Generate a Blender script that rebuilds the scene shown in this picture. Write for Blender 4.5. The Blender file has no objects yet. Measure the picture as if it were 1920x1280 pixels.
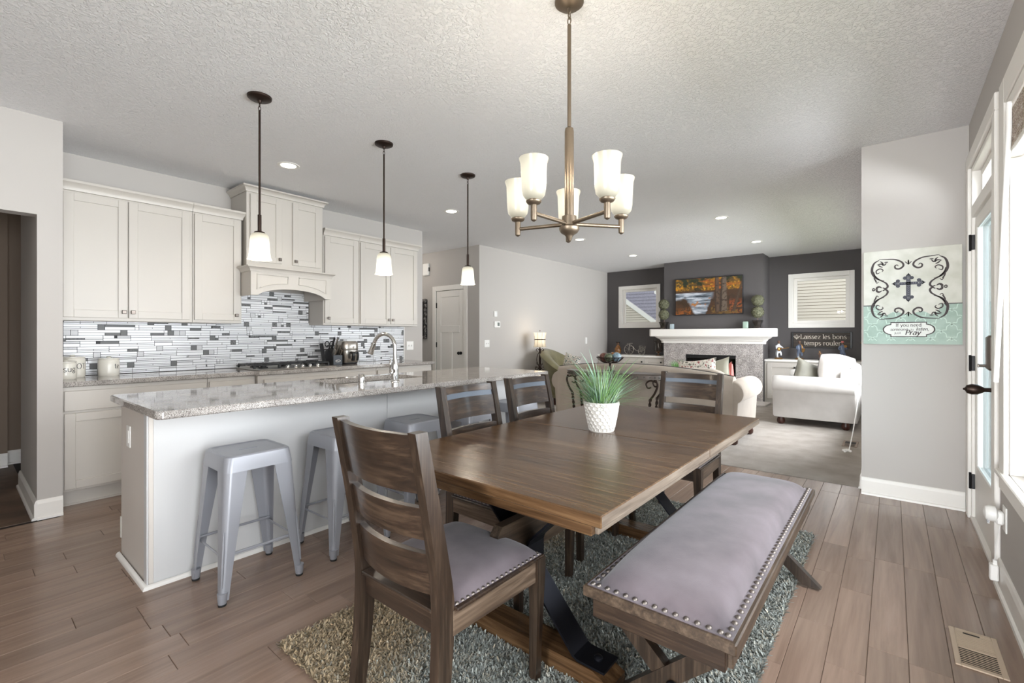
import bpy, math, random
import numpy as np
from mathutils import Vector, Matrix
random.seed(7); np.random.seed(7)
S = bpy.context.scene
COL = S.collection
PI = math.pi
def R(d): return math.radians(d)

# ------------------------------------------------------------------ camera
cam = bpy.data.cameras.new('camera'); camo = bpy.data.objects.new('camera', cam); COL.objects.link(camo)
cam.sensor_width = 36.0; cam.lens = 868.58/1920*36.0
cam.shift_y = -(640-628.06)/1920
cam.clip_start = 0.05; cam.clip_end = 200
camo.location = (0, 0, 1.251); camo.rotation_euler = (R(90), 0, R(39.395))
S.camera = camo
# ------------------------------------------------------------------ light
S.view_settings.view_transform = 'Standard'; S.view_settings.look = 'None'
S.view_settings.gamma = 1; S.view_settings.use_curve_mapping = False
S.view_settings.exposure = EXPOSURE = 1.54
W = bpy.data.worlds.new('world'); S.world = W; W.use_nodes = True
bg = W.node_tree.nodes['Background']; bg.inputs[0].default_value = (0.88, 0.94, 1.0, 1); bg.inputs[1].default_value = 0.45
def area(name, loc, rot, sx, sy, power, col):
    l = bpy.data.lights.new(name, 'AREA'); l.shape = 'RECTANGLE'; l.size = sx; l.size_y = sy
    l.energy = power; l.color = col
    o = bpy.data.objects.new(name, l); o.location = loc; o.rotation_euler = rot; COL.objects.link(o); return o
DAY = (0.90, 0.95, 1.0)
area('daylight_dining_window', (1.7, 1.4, 2.3), (0, R(62), 0), 2.2, 5.2, 122, DAY)
area('daylight_living_window', (1.4, 7.2, 2.3), (0, R(62), 0), 1.8, 4.2, 160, DAY)
area('back_fill', (.0, -2.9, 1.9), (R(70), 0, 0), 1.2, 2.4, 45, (0.92, 0.96, 1.0))  # fill lamp added behind the viewpoint, outside the made-up back opening
area('short_wall_fill', (-.3, -14.0, 2.6), (R(88), 0, 0), 3.6, 4.6, 520, (0.93, 0.97, 1.0))  # lamp added far behind the viewpoint to brighten the short wall
area('back_bounce_fill', (-.2, -8.0, -.3), (R(135), 0, 0), 4.0, 5.0, 1000, (0.92, 0.96, 1.0))  # upward fill added behind the house to lift the ceiling
area('dining_bounce_fill', (5.0, 2.0, -.3), (0, R(135), 0), 5.0, 8.0, 1050, (0.92, 0.96, 1.0))  # added bounce lamp, brightens the ceiling through the dining window
area('living_bounce_fill', (4.0, 7.2, -.3), (0, R(135), 0), 4.0, 5.0, 330, (0.92, 0.97, 1.0))  # added bounce lamp for the living area ceiling
hl = bpy.data.lights.new('hall_fill', 'POINT'); hl.energy = 3; hl.color = (1,.94,.86); hl.shadow_soft_size = .1  # point fill added to brighten the hallway, no fixture there
hlo = bpy.data.objects.new('hall_fill', hl); hlo.location = (-6.7,4.75,2.45); COL.objects.link(hlo)
area('passage_fill', (-7.2, -1.2, 1.6), (0, R(-90), 0), 1.6, 1.2, 14, (1.0, 0.85, 0.7))  # warm fill added for the passage, no known source there

# ------------------------------------------------------------------ mesh helpers
class MB:
    def __init__(s): s.v = []; s.f = []; s.m = []; s.mat = 0
    def face(s, idx): s.f.append(tuple(idx)); s.m.append(s.mat)
    def box(s, a, b, c=0.0):
        x0,y0,z0 = a; x1,y1,z1 = b; n = len(s.v)
        if x0 > x1: x0,x1 = x1,x0
        if y0 > y1: y0,y1 = y1,y0
        if z0 > z1: z0,z1 = z1,z0
        if c <= 0:
            s.v += [(x0,y0,z0),(x1,y0,z0),(x1,y1,z0),(x0,y1,z0),(x0,y0,z1),(x1,y0,z1),(x1,y1,z1),(x0,y1,z1)]
            for q in ((0,3,2,1),(4,5,6,7),(0,1,5,4),(1,2,6,5),(2,3,7,6),(3,0,4,7)): s.face([n+i for i in q])
            return s
        c = min(c, (x1-x0)*.45, (y1-y0)*.45, (z1-z0)*.45)
        lo = (x0,y0,z0); hi = (x1,y1,z1); idx = {}
        for sx in (0,1):
            for sy in (0,1):
                for sz in (0,1):
                    sg = (sx,sy,sz)
                    for ax in range(3):
                        p = []
                        for k in range(3):
                            e = hi[k] if sg[k] else lo[k]
                            if k != ax: e += -c if sg[k] else c
                            p.append(e)
                        idx[(sg,ax)] = len(s.v); s.v.append(tuple(p))
        def q(ids, nrm):
            p = [Vector(s.v[i]) for i in ids]
            nn = (p[1]-p[0]).cross(p[2]-p[0])
            s.face(ids if nn.dot(nrm) > 0 else ids[::-1])
        for ax in range(3):
            o1, o2 = [k for k in range(3) if k != ax]
            for sd in (0,1):
                ids = []
                for a_, b_ in ((0,0),(1,0),(1,1),(0,1)):
                    sg = [0,0,0]; sg[ax] = sd; sg[o1] = a_; sg[o2] = b_; ids.append(idx[(tuple(sg),ax)])
                nr = Vector((0,0,0)); nr[ax] = 1 if sd else -1; q(ids, nr)
        for ax in range(3):
            o1, o2 = [k for k in range(3) if k != ax]
            for a_ in (0,1):
                for b_ in (0,1):
                    g0=[0,0,0]; g1=[0,0,0]; g1[ax]=1
                    g0[o1]=g1[o1]=a_; g0[o2]=g1[o2]=b_
                    nr = Vector((0,0,0)); nr[o1] = 1 if a_ else -1; nr[o2] = 1 if b_ else -1
                    q([idx[(tuple(g0),o1)], idx[(tuple(g0),o2)], idx[(tuple(g1),o2)], idx[(tuple(g1),o1)]], nr)
        for sx in (0,1):
            for sy in (0,1):
                for sz in (0,1):
                    sg=(sx,sy,sz); nr = Vector([1 if k else -1 for k in sg])
                    q([idx[(sg,0)],idx[(sg,1)],idx[(sg,2)]], nr)
        return s
    def loft(s, rings, cap=True, closed=False, flip=False):
        n0 = len(s.v); k = len(rings[0])
        for r in rings: s.v += [tuple(p) for p in r]
        m = len(rings)
        for i in range(m if closed else m-1):
            j = (i+1) % m
            for a in range(k):
                b = (a+1) % k
                q = [n0+i*k+a, n0+i*k+b, n0+j*k+b, n0+j*k+a]
                s.face(q[::-1] if flip else q)
        if cap and not closed:
            a = [n0+i for i in range(k)]; b = [n0+(m-1)*k+i for i in range(k)]
            s.face(a if flip else a[::-1]); s.face(b[::-1] if flip else b)
        return s
    def tube(s, pts, r, n=8, cap=True, closed=False, sq=None):
        pts = [Vector(p) for p in pts]; m = len(pts); rings = []
        rr = r if isinstance(r, (list, tuple)) else [r]*m
        up = None
        for i in range(m):
            if closed: t = pts[(i+1) % m]-pts[i-1]
            else: t = pts[min(i+1, m-1)]-pts[max(i-1, 0)]
            t.normalize()
            if up is None:
                up = Vector((0,0,1)) if abs(t.z) < .9 else Vector((1,0,0))
            up = (up - t*up.dot(t)); up.normalize(); sd = t.cross(up)
            if sq:
                a, b = sq[0]*rr[i], sq[1]*rr[i]
                rings.append([pts[i]+sd*x*a+up*y*b for x,y in ((-1,-1),(1,-1),(1,1),(-1,1))])
            else:
                rings.append([pts[i]+sd*math.cos(2*PI*k/n)*rr[i]+up*math.sin(2*PI*k/n)*rr[i] for k in range(n)])
        return s.loft(rings, cap, closed)
    def lathe(s, prof, n=24, c=(0,0,0), cap=True, ax='z'):
        rings = []
        for r, z in prof:
            ring = []
            for k in range(n):
                a = 2*PI*k/n; x, y = r*math.cos(a), r*math.sin(a)
                if ax == 'z': p = (c[0]+x, c[1]+y, c[2]+z)
                elif ax == 'x': p = (c[0]+z, c[1]+x, c[2]+y)
                else: p = (c[0]+y, c[1]+z, c[2]+x)
                ring.append(p)
            rings.append(ring)
        return s.loft(rings, cap)
    def ball(s, c, r, n=12, m=8, sc=(1,1,1)):
        pr = [(math.sin(PI*(i+.02)/(m+.04))*r, -math.cos(PI*(i+.02)/(m+.04))*r) for i in range(m+1)]
        n0 = len(s.v); s.lathe(pr, n)
        for i in range(n0, len(s.v)):
            x,y,z = s.v[i]; s.v[i] = (c[0]+x*sc[0], c[1]+y*sc[1], c[2]+z*sc[2])
        return s
    def prism(s, poly, lo, hi, f):
        """poly: 2-D outline, f(u,v,w)->3-D, w from lo to hi"""
        n0 = len(s.v); k = len(poly)
        s.v += [tuple(f(u,v,lo)) for u,v in poly]+[tuple(f(u,v,hi)) for u,v in poly]
        for a in range(k):
            b = (a+1) % k; s.face([n0+a, n0+b, n0+k+b, n0+k+a])
        s.face([n0+i for i in range(k)][::-1]); s.face([n0+k+i for i in range(k)])
        return s
    def grid(s, fn, nu, nv, wrap=False):
        n0 = len(s.v)
        for j in range(nv+1):
            for i in range(nu if wrap else nu+1): s.v.append(tuple(fn(i/nu, j/nv)))
        k = nu if wrap else nu+1
        for j in range(nv):
            for i in range(nu):
                i2 = (i+1) % k if wrap else i+1
                s.face([n0+j*k+i, n0+j*k+i2, n0+(j+1)*k+i2, n0+(j+1)*k+i])
        return s
    def xf(s, M, start=0):
        for i in range(start, len(s.v)): s.v[i] = tuple(M @ Vector(s.v[i]))
        return s
    def mesh(s, name, mats, smooth=None):
        me = bpy.data.meshes.new(name)
        me.from_pydata(s.v, [], s.f)
        for m in (mats if isinstance(mats, (list, tuple)) else [mats]): me.materials.append(m)
        if any(s.m): me.polygons.foreach_set('material_index', s.m)
        if smooth:
            me.shade_smooth(); me.set_sharp_from_angle(angle=R(smooth))
        me.update(); return me
    def build(s, name, mats, parent=None, smooth=None, fix=False):
        me = s.mesh(name, mats, smooth)
        if fix:
            import bmesh
            bm = bmesh.new(); bm.from_mesh(me); bmesh.ops.recalc_face_normals(bm, faces=bm.faces); bm.to_mesh(me); bm.free()
        return link(name, me, parent)
def link(name, me, parent=None):
    o = bpy.data.objects.new(name, me); COL.objects.link(o)
    if parent is not None: o.parent = parent
    return o
def tag(o, label=None, cat=None, group=None, kind=None):
    if label: o['label'] = label
    if cat: o['category'] = cat
    if group: o['group'] = group
    if kind: o['kind'] = kind
    return o
def thing(name, label, cat, loc=(0,0,0), rz=0, group=None):
    o = bpy.data.objects.new(name, None); COL.objects.link(o); o.location = loc; o.rotation_euler = (0,0,rz)
    o.empty_display_size = .1
    return tag(o, label, cat, group)
def struct(name, mb, m, label, cat, parent=None, smooth=None):
    o = mb.build(name, m, parent, smooth)
    return tag(o, label, cat, kind='structure')
def copy_tree(o, loc=None, rz=None, label=None, parent=None):
    c = o.copy(); COL.objects.link(c)
    if parent is not None: c.parent = parent
    for ch in list(o.children): copy_tree(ch, parent=c)
    if loc is not None: c.location = loc
    if rz is not None: c.rotation_euler = (0,0,rz)
    if label: c['label'] = label
    return c
def smoothcurve(pts, n=6, closed=False):
    P = [Vector(p) for p in pts]; out = []; m = len(P)
    for i in range(m if closed else m-1):
        p0 = P[(i-1) % m] if closed or i > 0 else P[0]; p1 = P[i]; p2 = P[(i+1) % m]
        p3 = P[(i+2) % m] if closed or i+2 < m else P[m-1]
        for k in range(n):
            t = k/n
            out.append(.5*((2*p1)+(p2-p0)*t+(2*p0-5*p1+4*p2-p3)*t*t+(3*p1-p0-3*p2+p3)*t**3))
    if not closed: out.append(P[-1])
    return out
def rrect(x0, y0, x1, y1, r, n=5):
    out = []
    for cx, cy, a0 in ((x1-r,y0+r,-90),(x1-r,y1-r,0),(x0+r,y1-r,90),(x0+r,y0+r,180)):
        for k in range(n+1):
            a = R(a0+90*k/n); out.append((cx+r*math.cos(a), cy+r*math.sin(a)))
    return out

# ------------------------------------------------------------------ materials
def lin(c):
    o = []
    for x in c[:3]:
        x = x/255; o.append(x/12.92 if x <= .04045 else ((x+.055)/1.055)**2.4)
    return (*o, 1)
def base(name):
    m = bpy.data.materials.new(name); m.use_nodes = True
    nt = m.node_tree; return m, nt, nt.nodes['Principled BSDF']
def N(nt, t, **kw):
    n = nt.nodes.new(t)
    for k, v in kw.items(): setattr(n, k, v)
    return n
def coords(nt, scale=(1,1,1), rnd=False):
    tc = N(nt, 'ShaderNodeTexCoord'); mp = N(nt, 'ShaderNodeMapping'); mp.inputs['Scale'].default_value = scale
    nt.links.new(tc.outputs['Object'], mp.inputs[0])
    if rnd:
        oi = N(nt, 'ShaderNodeObjectInfo'); mu = N(nt, 'ShaderNodeVectorMath', operation='SCALE'); mu.inputs[0].default_value = (37, 51, 23)
        nt.links.new(oi.outputs['Random'], mu.inputs['Scale']); nt.links.new(mu.outputs[0], mp.inputs['Location'])
        return mp.outputs[0], oi
    return mp.outputs[0], None
def noise(nt, vec, scale, detail=3, rough=.5, dist=0):
    n = N(nt, 'ShaderNodeTexNoise'); n.inputs['Scale'].default_value = scale; n.inputs['Detail'].default_value = detail
    n.inputs['Roughness'].default_value = rough; n.inputs['Distortion'].default_value = dist
    nt.links.new(vec, n.inputs['Vector']); return n.outputs[0]
def ramp(nt, fac, stops, const=False):
    r = N(nt, 'ShaderNodeValToRGB'); e = r.color_ramp.elements
    if const: r.color_ramp.interpolation = 'CONSTANT'
    while len(e) < len(stops): e.new(.5)
    for i, (p, c) in enumerate(stops): e[i].position = p; e[i].color = lin(c)
    nt.links.new(fac, r.inputs[0]); return r.outputs[0]
def bump(nt, b, h, strength, dist=.01):
    n = N(nt, 'ShaderNodeBump'); n.inputs['Strength'].default_value = strength; n.inputs['Distance'].default_value = dist
    nt.links.new(h, n.inputs['Height']); nt.links.new(n.outputs[0], b.inputs['Normal'])
def plain(name, col, rough=.5, metal=0, coat=0, bmp=None, spec=None, emit=None):
    m, nt, b = base(name)
    b.inputs['Base Color'].default_value = lin(col); b.inputs['Roughness'].default_value = rough; b.inputs['Metallic'].default_value = metal
    if coat: b.inputs['Coat Weight'].default_value = coat; b.inputs['Coat Roughness'].default_value = .08
    if spec is not None: b.inputs['Specular IOR Level'].default_value = spec
    if emit: b.inputs['Emission Color'].default_value = lin(emit[0]); b.inputs['Emission Strength'].default_value = emit[1]
    # slight procedural variation so that no surface is perfectly flat
    v, _ = coords(nt)
    sc, st, di = bmp if bmp else (60, .04, .002)
    h = noise(nt, v, sc, 3); bump(nt, b, h, st, di)
    return m
def mottled(name, stops, scale, rough=.6, bmp=None, detail=4, metal=0, scalev=(1,1,1)):
    m, nt, b = base(name); v, _ = coords(nt, scalev)
    n = noise(nt, v, scale, detail); c = ramp(nt, n, stops); nt.links.new(c, b.inputs['Base Color'])
    b.inputs['Roughness'].default_value = rough; b.inputs['Metallic'].default_value = metal
    if bmp: bump(nt, b, noise(nt, v, bmp[0], 3), bmp[1], bmp[2])
    return m
def wood(name, stops, axis, rough=.4, coat=0.0, fine=1.0, rnd=0.0, bmp=.25, spec=.5):
    m, nt, b = base(name)
    sc = [18.0*fine]*3; sc[axis] = 1.1*fine
    v, oi = coords(nt, sc, True)
    n1 = noise(nt, v, 1.0, 5, .6, 1.2)
    sc2 = [70.0*fine]*3; sc2[axis] = 3.0*fine
    v2, _ = coords(nt, sc2)
    n2 = noise(nt, v2, 1.0, 4, .6)
    mx = N(nt, 'ShaderNodeMix', data_type='FLOAT'); mx.inputs[0].default_value = .35
    nt.links.new(n1, mx.inputs[2]); nt.links.new(n2, mx.inputs[3])
    stops = [(.5+(p-.5)*.62, c_) for p, c_ in stops]
    c = ramp(nt, mx.outputs[0], stops)
    if rnd:
        hs = N(nt, 'ShaderNodeHueSaturation'); mr = N(nt, 'ShaderNodeMapRange')
        mr.inputs[3].default_value = 1-rnd; mr.inputs[4].default_value = 1+rnd
        nt.links.new(oi.outputs['Random'], mr.inputs[0]); nt.links.new(mr.outputs[0], hs.inputs['Value']); nt.links.new(c, hs.inputs['Color']); c = hs.outputs[0]
    nt.links.new(c, b.inputs['Base Color'])
    b.inputs['Roughness'].default_value = rough; b.inputs['Specular IOR Level'].default_value = spec
    if coat: b.inputs['Coat Weight'].default_value = coat; b.inputs['Coat Roughness'].default_value = .12
    bump(nt, b, mx.outputs[0], bmp, .002)
    return m
def granite(name, basec, dark, mid, light, rough=.08, scale=1.0):
    m, nt, b = base(name); v, _ = coords(nt)
    vo = N(nt, 'ShaderNodeTexVoronoi'); vo.inputs['Scale'].default_value = 190*scale; nt.links.new(v, vo.inputs['Vector'])
    sep = N(nt, 'ShaderNodeSeparateColor'); nt.links.new(vo.outputs['Color'], sep.inputs[0])
    c = ramp(nt, sep.outputs[0], [(0, dark), (.10, mid), (.32, basec), (.72, light), (.88, mid)], True)
    n = noise(nt, v, 9, 3)
    c2 = ramp(nt, n, [(.35, (225,225,225)), (.65, (255,255,255))])
    mx = N(nt, 'ShaderNodeMix', data_type='RGBA', blend_type='MULTIPLY'); mx.inputs[0].default_value = 1
    nt.links.new(c, mx.inputs[6]); nt.links.new(c2, mx.inputs[7]); nt.links.new(mx.outputs[2], b.inputs['Base Color'])
    b.inputs['Roughness'].default_value = rough
    return m
def glassmat(name, tint=(1,1,1), refl=1.0):
    m = bpy.data.materials.new(name); m.use_nodes = True; nt = m.node_tree; nt.nodes.clear()
    o = N(nt, 'ShaderNodeOutputMaterial'); t = N(nt, 'ShaderNodeBsdfTransparent'); g = N(nt, 'ShaderNodeBsdfGlossy'); g.inputs['Roughness'].default_value = .02
    t.inputs[0].default_value = (*tint, 1)
    lw = N(nt, 'ShaderNodeLayerWeight'); lw.inputs[0].default_value = .5
    pw = N(nt, 'ShaderNodeMath', operation='POWER'); pw.inputs[1].default_value = 5.0; nt.links.new(lw.outputs['Facing'], pw.inputs[0])
    ml = N(nt, 'ShaderNodeMath', operation='MULTIPLY_ADD'); ml.inputs[1].default_value = .9*refl; ml.inputs[2].default_value = .03*refl; nt.links.new(pw.outputs[0], ml.inputs[0])
    mx = N(nt, 'ShaderNodeMixShader'); nt.links.new(ml.outputs[0], mx.inputs[0]); nt.links.new(t.outputs[0], mx.inputs[1]); nt.links.new(g.outputs[0], mx.inputs[2])
    nt.links.new(mx.outputs[0], o.inputs[0]); return m
def lampglass(name, z0, z1, e0, e1, e2, col=(255,246,222)):
    """frosted lamp shade lit from within: the bulb sits at the height of e1"""
    m, nt, b = base(name); tc = N(nt, 'ShaderNodeTexCoord'); sp = N(nt, 'ShaderNodeSeparateXYZ'); nt.links.new(tc.outputs['Object'], sp.inputs[0])
    mr = N(nt, 'ShaderNodeMapRange'); mr.inputs[1].default_value = z0; mr.inputs[2].default_value = z1; nt.links.new(sp.outputs[2], mr.inputs[0])
    fc = N(nt, 'ShaderNodeFloatCurve'); cv = fc.mapping.curves[0]
    cv.points[0].location = (0, e0/4); cv.points[1].location = (1, e2/4); cv.points.new(.4, e1/4); fc.mapping.update()
    nt.links.new(mr.outputs[0], fc.inputs[1])
    ml = N(nt, 'ShaderNodeMath', operation='MULTIPLY'); ml.inputs[1].default_value = 4.0; nt.links.new(fc.outputs[0], ml.inputs[0])
    b.inputs['Base Color'].default_value = lin((118,115,104)); b.inputs['Roughness'].default_value = .3
    b.inputs['Emission Color'].default_value = lin(col); nt.links.new(ml.outputs[0], b.inputs['Emission Strength'])
    return m

M = {}
M['wall'] = plain('greige_wall_paint', (188,183,178), .85, bmp=(180,.05,.002))
M['wall_dark'] = plain('charcoal_wall_paint', (84,80,80), .8, bmp=(180,.05,.002))
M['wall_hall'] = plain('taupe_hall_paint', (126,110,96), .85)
def ceiling_mat():
    m, nt, b = base('ceiling_knockdown'); v, _ = coords(nt)
    b.inputs['Base Color'].default_value = lin((241,240,241)); b.inputs['Roughness'].default_value = .95
    n = noise(nt, v, 55, 4, .6, .6); c = ramp(nt, n, [(.46,(0,0,0)),(.60,(255,255,255))])
    bump(nt, b, c, .75, .006); return m
M['ceiling'] = ceiling_mat()
M['trim'] = plain('white_trim_paint', (236,232,226), .4)
M['cab'] = plain('white_cabinet_paint', (198,192,184), .38)
M['cabin'] = plain('cabinet_side', (205,197,184), .5)
M['granite'] = granite('speckled_granite', (186,180,174), (92,87,85), (150,143,138), (212,207,202), .06, 2.0)
M['fire_granite'] = granite('fireplace_granite', (188,181,177), (118,110,110), (164,156,153), (222,216,212), .25, .75)
M['plank'] = wood('hardwood_plank', [(.1,(117,96,82)),(.5,(144,121,106)),(.9,(161,139,123))], 1, .22, 0, .55, .12, .06, .6)
M['gap'] = plain('plank_joint', (40,30,26), .8)
M['table'] = wood('dark_stained_table_wood', [(.25,(52,35,21)),(.5,(82,59,38)),(.75,(110,84,58))], 0, .25, 0, 1.3, 0, .7, .4)
M['tedge'] = wood('weathered_table_edge', [(.25,(70,58,48)),(.5,(104,91,78)),(.75,(134,122,108))], 1, .5, 0, 1.3, 0, .5)
M['cwood'] = wood('chair_wood', [(.25,(29,21,15)),(.5,(46,34,25)),(.75,(76,61,48))], 2, .32, .35, 1.6, .05, .4)
M['cwoodx'] = wood('chair_wood_crosswise', [(.25,(29,21,15)),(.5,(47,34,25)),(.75,(76,60,46))], 0, .32, .35, 1.6, .05, .4)
M['bwood'] = wood('bench_wood', [(.25,(42,32,24)),(.5,(68,54,42)),(.75,(98,82,66))], 1, .4, .1, 1.6, 0, .4)
M['steel'] = plain('blackened_steel', (44,44,50), .38, .85, bmp=(30,.05,.002))
M['stool'] = plain('grey_enamelled_steel', (152,153,159), .32, .2)
M['rubber'] = plain('black_rubber', (28,28,28), .7)
def fabric(name, stops, scale=900, rough=.95, sheen=.25):
    m, nt, b = base(name); v, _ = coords(nt)
    n = noise(nt, v, 5, 4); c = ramp(nt, n, stops); nt.links.new(c, b.inputs['Base Color'])
    b.inputs['Roughness'].default_value = rough; b.inputs['Sheen Weight'].default_value = sheen
    bump(nt, b, noise(nt, v, scale*.4, 2), .35, .0015); return m
M['lilac'] = fabric('lilac_grey_velvet', [(.30,(76,68,72)),(.5,(98,88,92)),(.70,(112,102,107))])
M['sofa_tan'] = fabric('beige_sofa_fabric', [(.3,(176,160,142)),(.7,(190,175,158))])
M['sofa_light'] = fabric('pale_grey_sofa_fabric', [(.3,(176,171,166)),(.7,(188,184,179))])
M['piping'] = fabric('dark_piping', [(.3,(82,78,76)),(.7,(96,90,88))])
M['olive'] = fabric('olive_fabric', [(.3,(98,92,62)),(.7,(120,114,82))])
M['sage'] = fabric('grey_olive_satin', [(.3,(84,81,70)),(.7,(112,108,95))], rough=.6)
M['red'] = fabric('coral_red_fabric', [(.3,(190,96,90)),(.7,(208,118,110))])
M['rust'] = fabric('rust_fabric', [(.3,(176,92,62)),(.7,(200,112,80))])
M['pat'] = mottled('patterned_fabric', [(.38,(96,92,84)),(.45,(214,208,196)),(.56,(224,218,208)),(.62,(150,84,84))], 30, .9)
M['patdot'] = mottled('dotted_fabric', [(.40,(58,92,98)),(.47,(226,222,214)),(.6,(228,224,216)),(.66,(196,110,86))], 55, .9)
M['carpet'] = mottled('beige_carpet', [(.3,(186,176,166)),(.5,(198,189,180)),(.7,(208,200,192))], 5, .98, (330,1.0,.012), 8)
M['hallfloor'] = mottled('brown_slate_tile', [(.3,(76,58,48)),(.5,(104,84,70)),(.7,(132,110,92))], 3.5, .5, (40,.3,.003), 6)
M['tw'] = plain('white_marble_tile', (232,232,234), .22, bmp=(25,.03,.001))
M['tg'] = mottled('light_grey_stone_tile', [(.3,(186,186,188)),(.7,(208,208,210))], 60, .4)
M['td'] = mottled('dark_slate_tile', [(.3,(72,72,72)),(.7,(118,118,118))], 70, .45)
M['grout'] = plain('dark_grout', (74,74,76), .9)
M['chrome'] = plain('polished_chrome', (205,203,200), .10, 1)
M['stainless'] = plain('brushed_stainless', (176,170,162), .28, 1)
M['nickel'] = plain('pewter_knob', (120,112,106), .4, .9)
M['bronze'] = plain('oil_rubbed_bronze', (58,46,40), .42, .8)
M['brushed'] = plain('brushed_bronze_nickel', (128,114,98), .4, .85)
M['iron'] = plain('dark_wrought_iron', (62,50,44), .5, .7)
M['black'] = plain('black_plastic', (26,26,28), .4)
M['blackm'] = plain('black_metal', (34,33,34), .45, .5)
M['blockg'] = plain('slate_knife_block', (70,74,80), .5)
M['firebox'] = plain('firebox_black', (22,20,20), .35)
M['white'] = plain('white_plastic', (240,238,234), .35)
M['ceramic'] = plain('cream_ceramic', (226,222,212), .25, coat=.3, bmp=(14,.1,.004))
M['pot'] = plain('white_matte_ceramic', (200,195,188), .6)
M['soil'] = plain('dark_soil', (52,40,32), .95, bmp=(120,.8,.01))
M['leaf'] = mottled('green_blade', [(.3,(74,112,62)),(.5,(112,150,92)),(.7,(160,184,120))], 14, .5)
M['leafblue'] = mottled('blue_green_blade', [(.3,(96,130,108)),(.5,(138,166,144)),(.7,(176,194,172))], 14, .5)
M['leafdark'] = mottled('topiary_leaf', [(.3,(66,68,50)),(.6,(110,110,86)),(.8,(150,150,122))], 60, .7)
M['glass'] = glassmat('clear_glass')
M['doorglass'] = glassmat('door_glass', (.46,.51,.53))
M['shade'] = lampglass('frosted_pendant_shade', -.17, 0, .36, .50, .08)
M['shadeup'] = lampglass('frosted_chandelier_shade', 0, .17, .10, .29, .17)
M['lampshade'] = lampglass('fabric_lampshade', 0, .26, .15, .35, .5, (255,232,196))
M['downlight'] = plain('downlight_lens', (255,250,240), .5, emit=((255,244,226), 6))
M['siding'] = plain('cream_siding', (202,192,178), .7)
M['shingle'] = mottled('grey_shingle', [(.3,(120,117,126)),(.7,(152,149,160))], 22, .9)
M['lawn'] = mottled('lawn', [(.3,(92,108,70)),(.7,(140,150,110))], 2, .95)
M['grille'] = plain('tan_vent', (196,176,154), .45)
M['grilledark'] = plain('vent_dark', (30,26,24), .7)
M['canvas'] = mottled('canvas_cream', [(.35,(204,203,191)),(.65,(222,220,211))], 10, .85, (300,.2,.001))
M['mint'] = mottled('canvas_mint', [(.35,(160,180,168)),(.65,(176,194,183))], 9, .85)
M['mintline'] = plain('pale_mint_line', (206,224,212), .85)
M['ink'] = plain('charcoal_ink', (74,66,66), .8)
M['plaque'] = plain('plaque_white', (228,228,222), .8)
M['signwood'] = wood('dark_sign_wood', [(.25,(38,32,28)),(.5,(58,50,44)),(.75,(84,74,64))], 0, .7, 0, 1.4)
M['signink'] = plain('sign_lettering', (216,208,194), .8)
M['figblue'] = plain('figurine_blue', (92,104,126), .35)
M['figwhite'] = plain('figurine_white', (222,224,228), .3)
M['figbrown'] = plain('figurine_brown', (104,78,64), .5)
M['gold'] = plain('antique_gold', (176,132,78), .35, .8)
M['amber'] = mottled('amber_mosaic', [(.35,(52,34,22)),(.55,(140,92,48)),(.7,(200,150,96))], 60, .25)
M['orbblue'] = mottled('blue_orb', [(.35,(80,104,120)),(.6,(150,172,184))], 40, .4)
M['orbgreen'] = mottled('green_orb', [(.35,(52,62,48)),(.6,(104,112,86))], 40, .4)
M['orbred'] = mottled('maroon_orb', [(.35,(70,38,36)),(.6,(126,84,72))], 40, .4)
M['hurricane'] = glassmat('smoky_hurricane_glass', (.82,.80,.78), 1.5)
M['jar'] = plain('pale_blue_jar', (168,182,188), .25, coat=.4)
M['jargreen'] = plain('pale_green_jar', (150,170,156), .25, coat=.4)
M['footwood'] = plain('mahogany_foot', (60,32,24), .3)
M['smoky'] = plain('smoky_mirror_pot', (104,100,98), .15, .9)
M['tabletop'] = plain('pewter_table_top', (112,103,96), .3, .5)
M['pillow'] = fabric('pale_cushion', [(.3,(192,186,180)),(.7,(206,200,195))])
M['blind'] = mottled('blind_stack', [(.35,(150,130,110)),(.55,(196,184,170)),(.7,(220,216,210))], 60, .5)

M['island'] = plain('island_white_paint', (208,207,206), .42)

# ================================================================== the setting
H = 2.74
def wallx(mb, x0, x1, y0, y1, z0, z1, holes=()):
    """wall slab lying in a plane of constant x, holes = (y0,y1,z0,z1)"""
    ys = sorted({y0, y1, *[h[0] for h in holes], *[h[1] for h in holes]})
    for a, b in zip(ys, ys[1:]):
        cut = sorted([(h[2], h[3]) for h in holes if h[0] <= a+1e-6 and h[1] >= b-1e-6]); z = z0
        for c, d in cut:
            if c > z+1e-6: mb.box((x0,a,z),(x1,b,c))
            z = d
        if z1 > z+1e-6: mb.box((x0,a,z),(x1,b,z1))
def wally(mb, y0, y1, x0, x1, z0, z1, holes=()):
    t = MB(); wallx(t, y0, y1, x0, x1, z0, z1, holes); n = len(mb.v)
    mb.v += [(y,x,z) for x,y,z in t.v]; mb.f += [tuple(n+i for i in f[::-1]) for f in t.f]; mb.m += t.m

fl = MB(); fl.box((-7.6,-2.0,-.06),(.42,4.75,-.004)); fl.box((-5.3,4.75,-.06),(-.19,9.98,-.004))
floor = struct('floor', fl, M['gap'], 'hardwood floor of wide grey-brown planks running toward the living room', 'floor')
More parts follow.
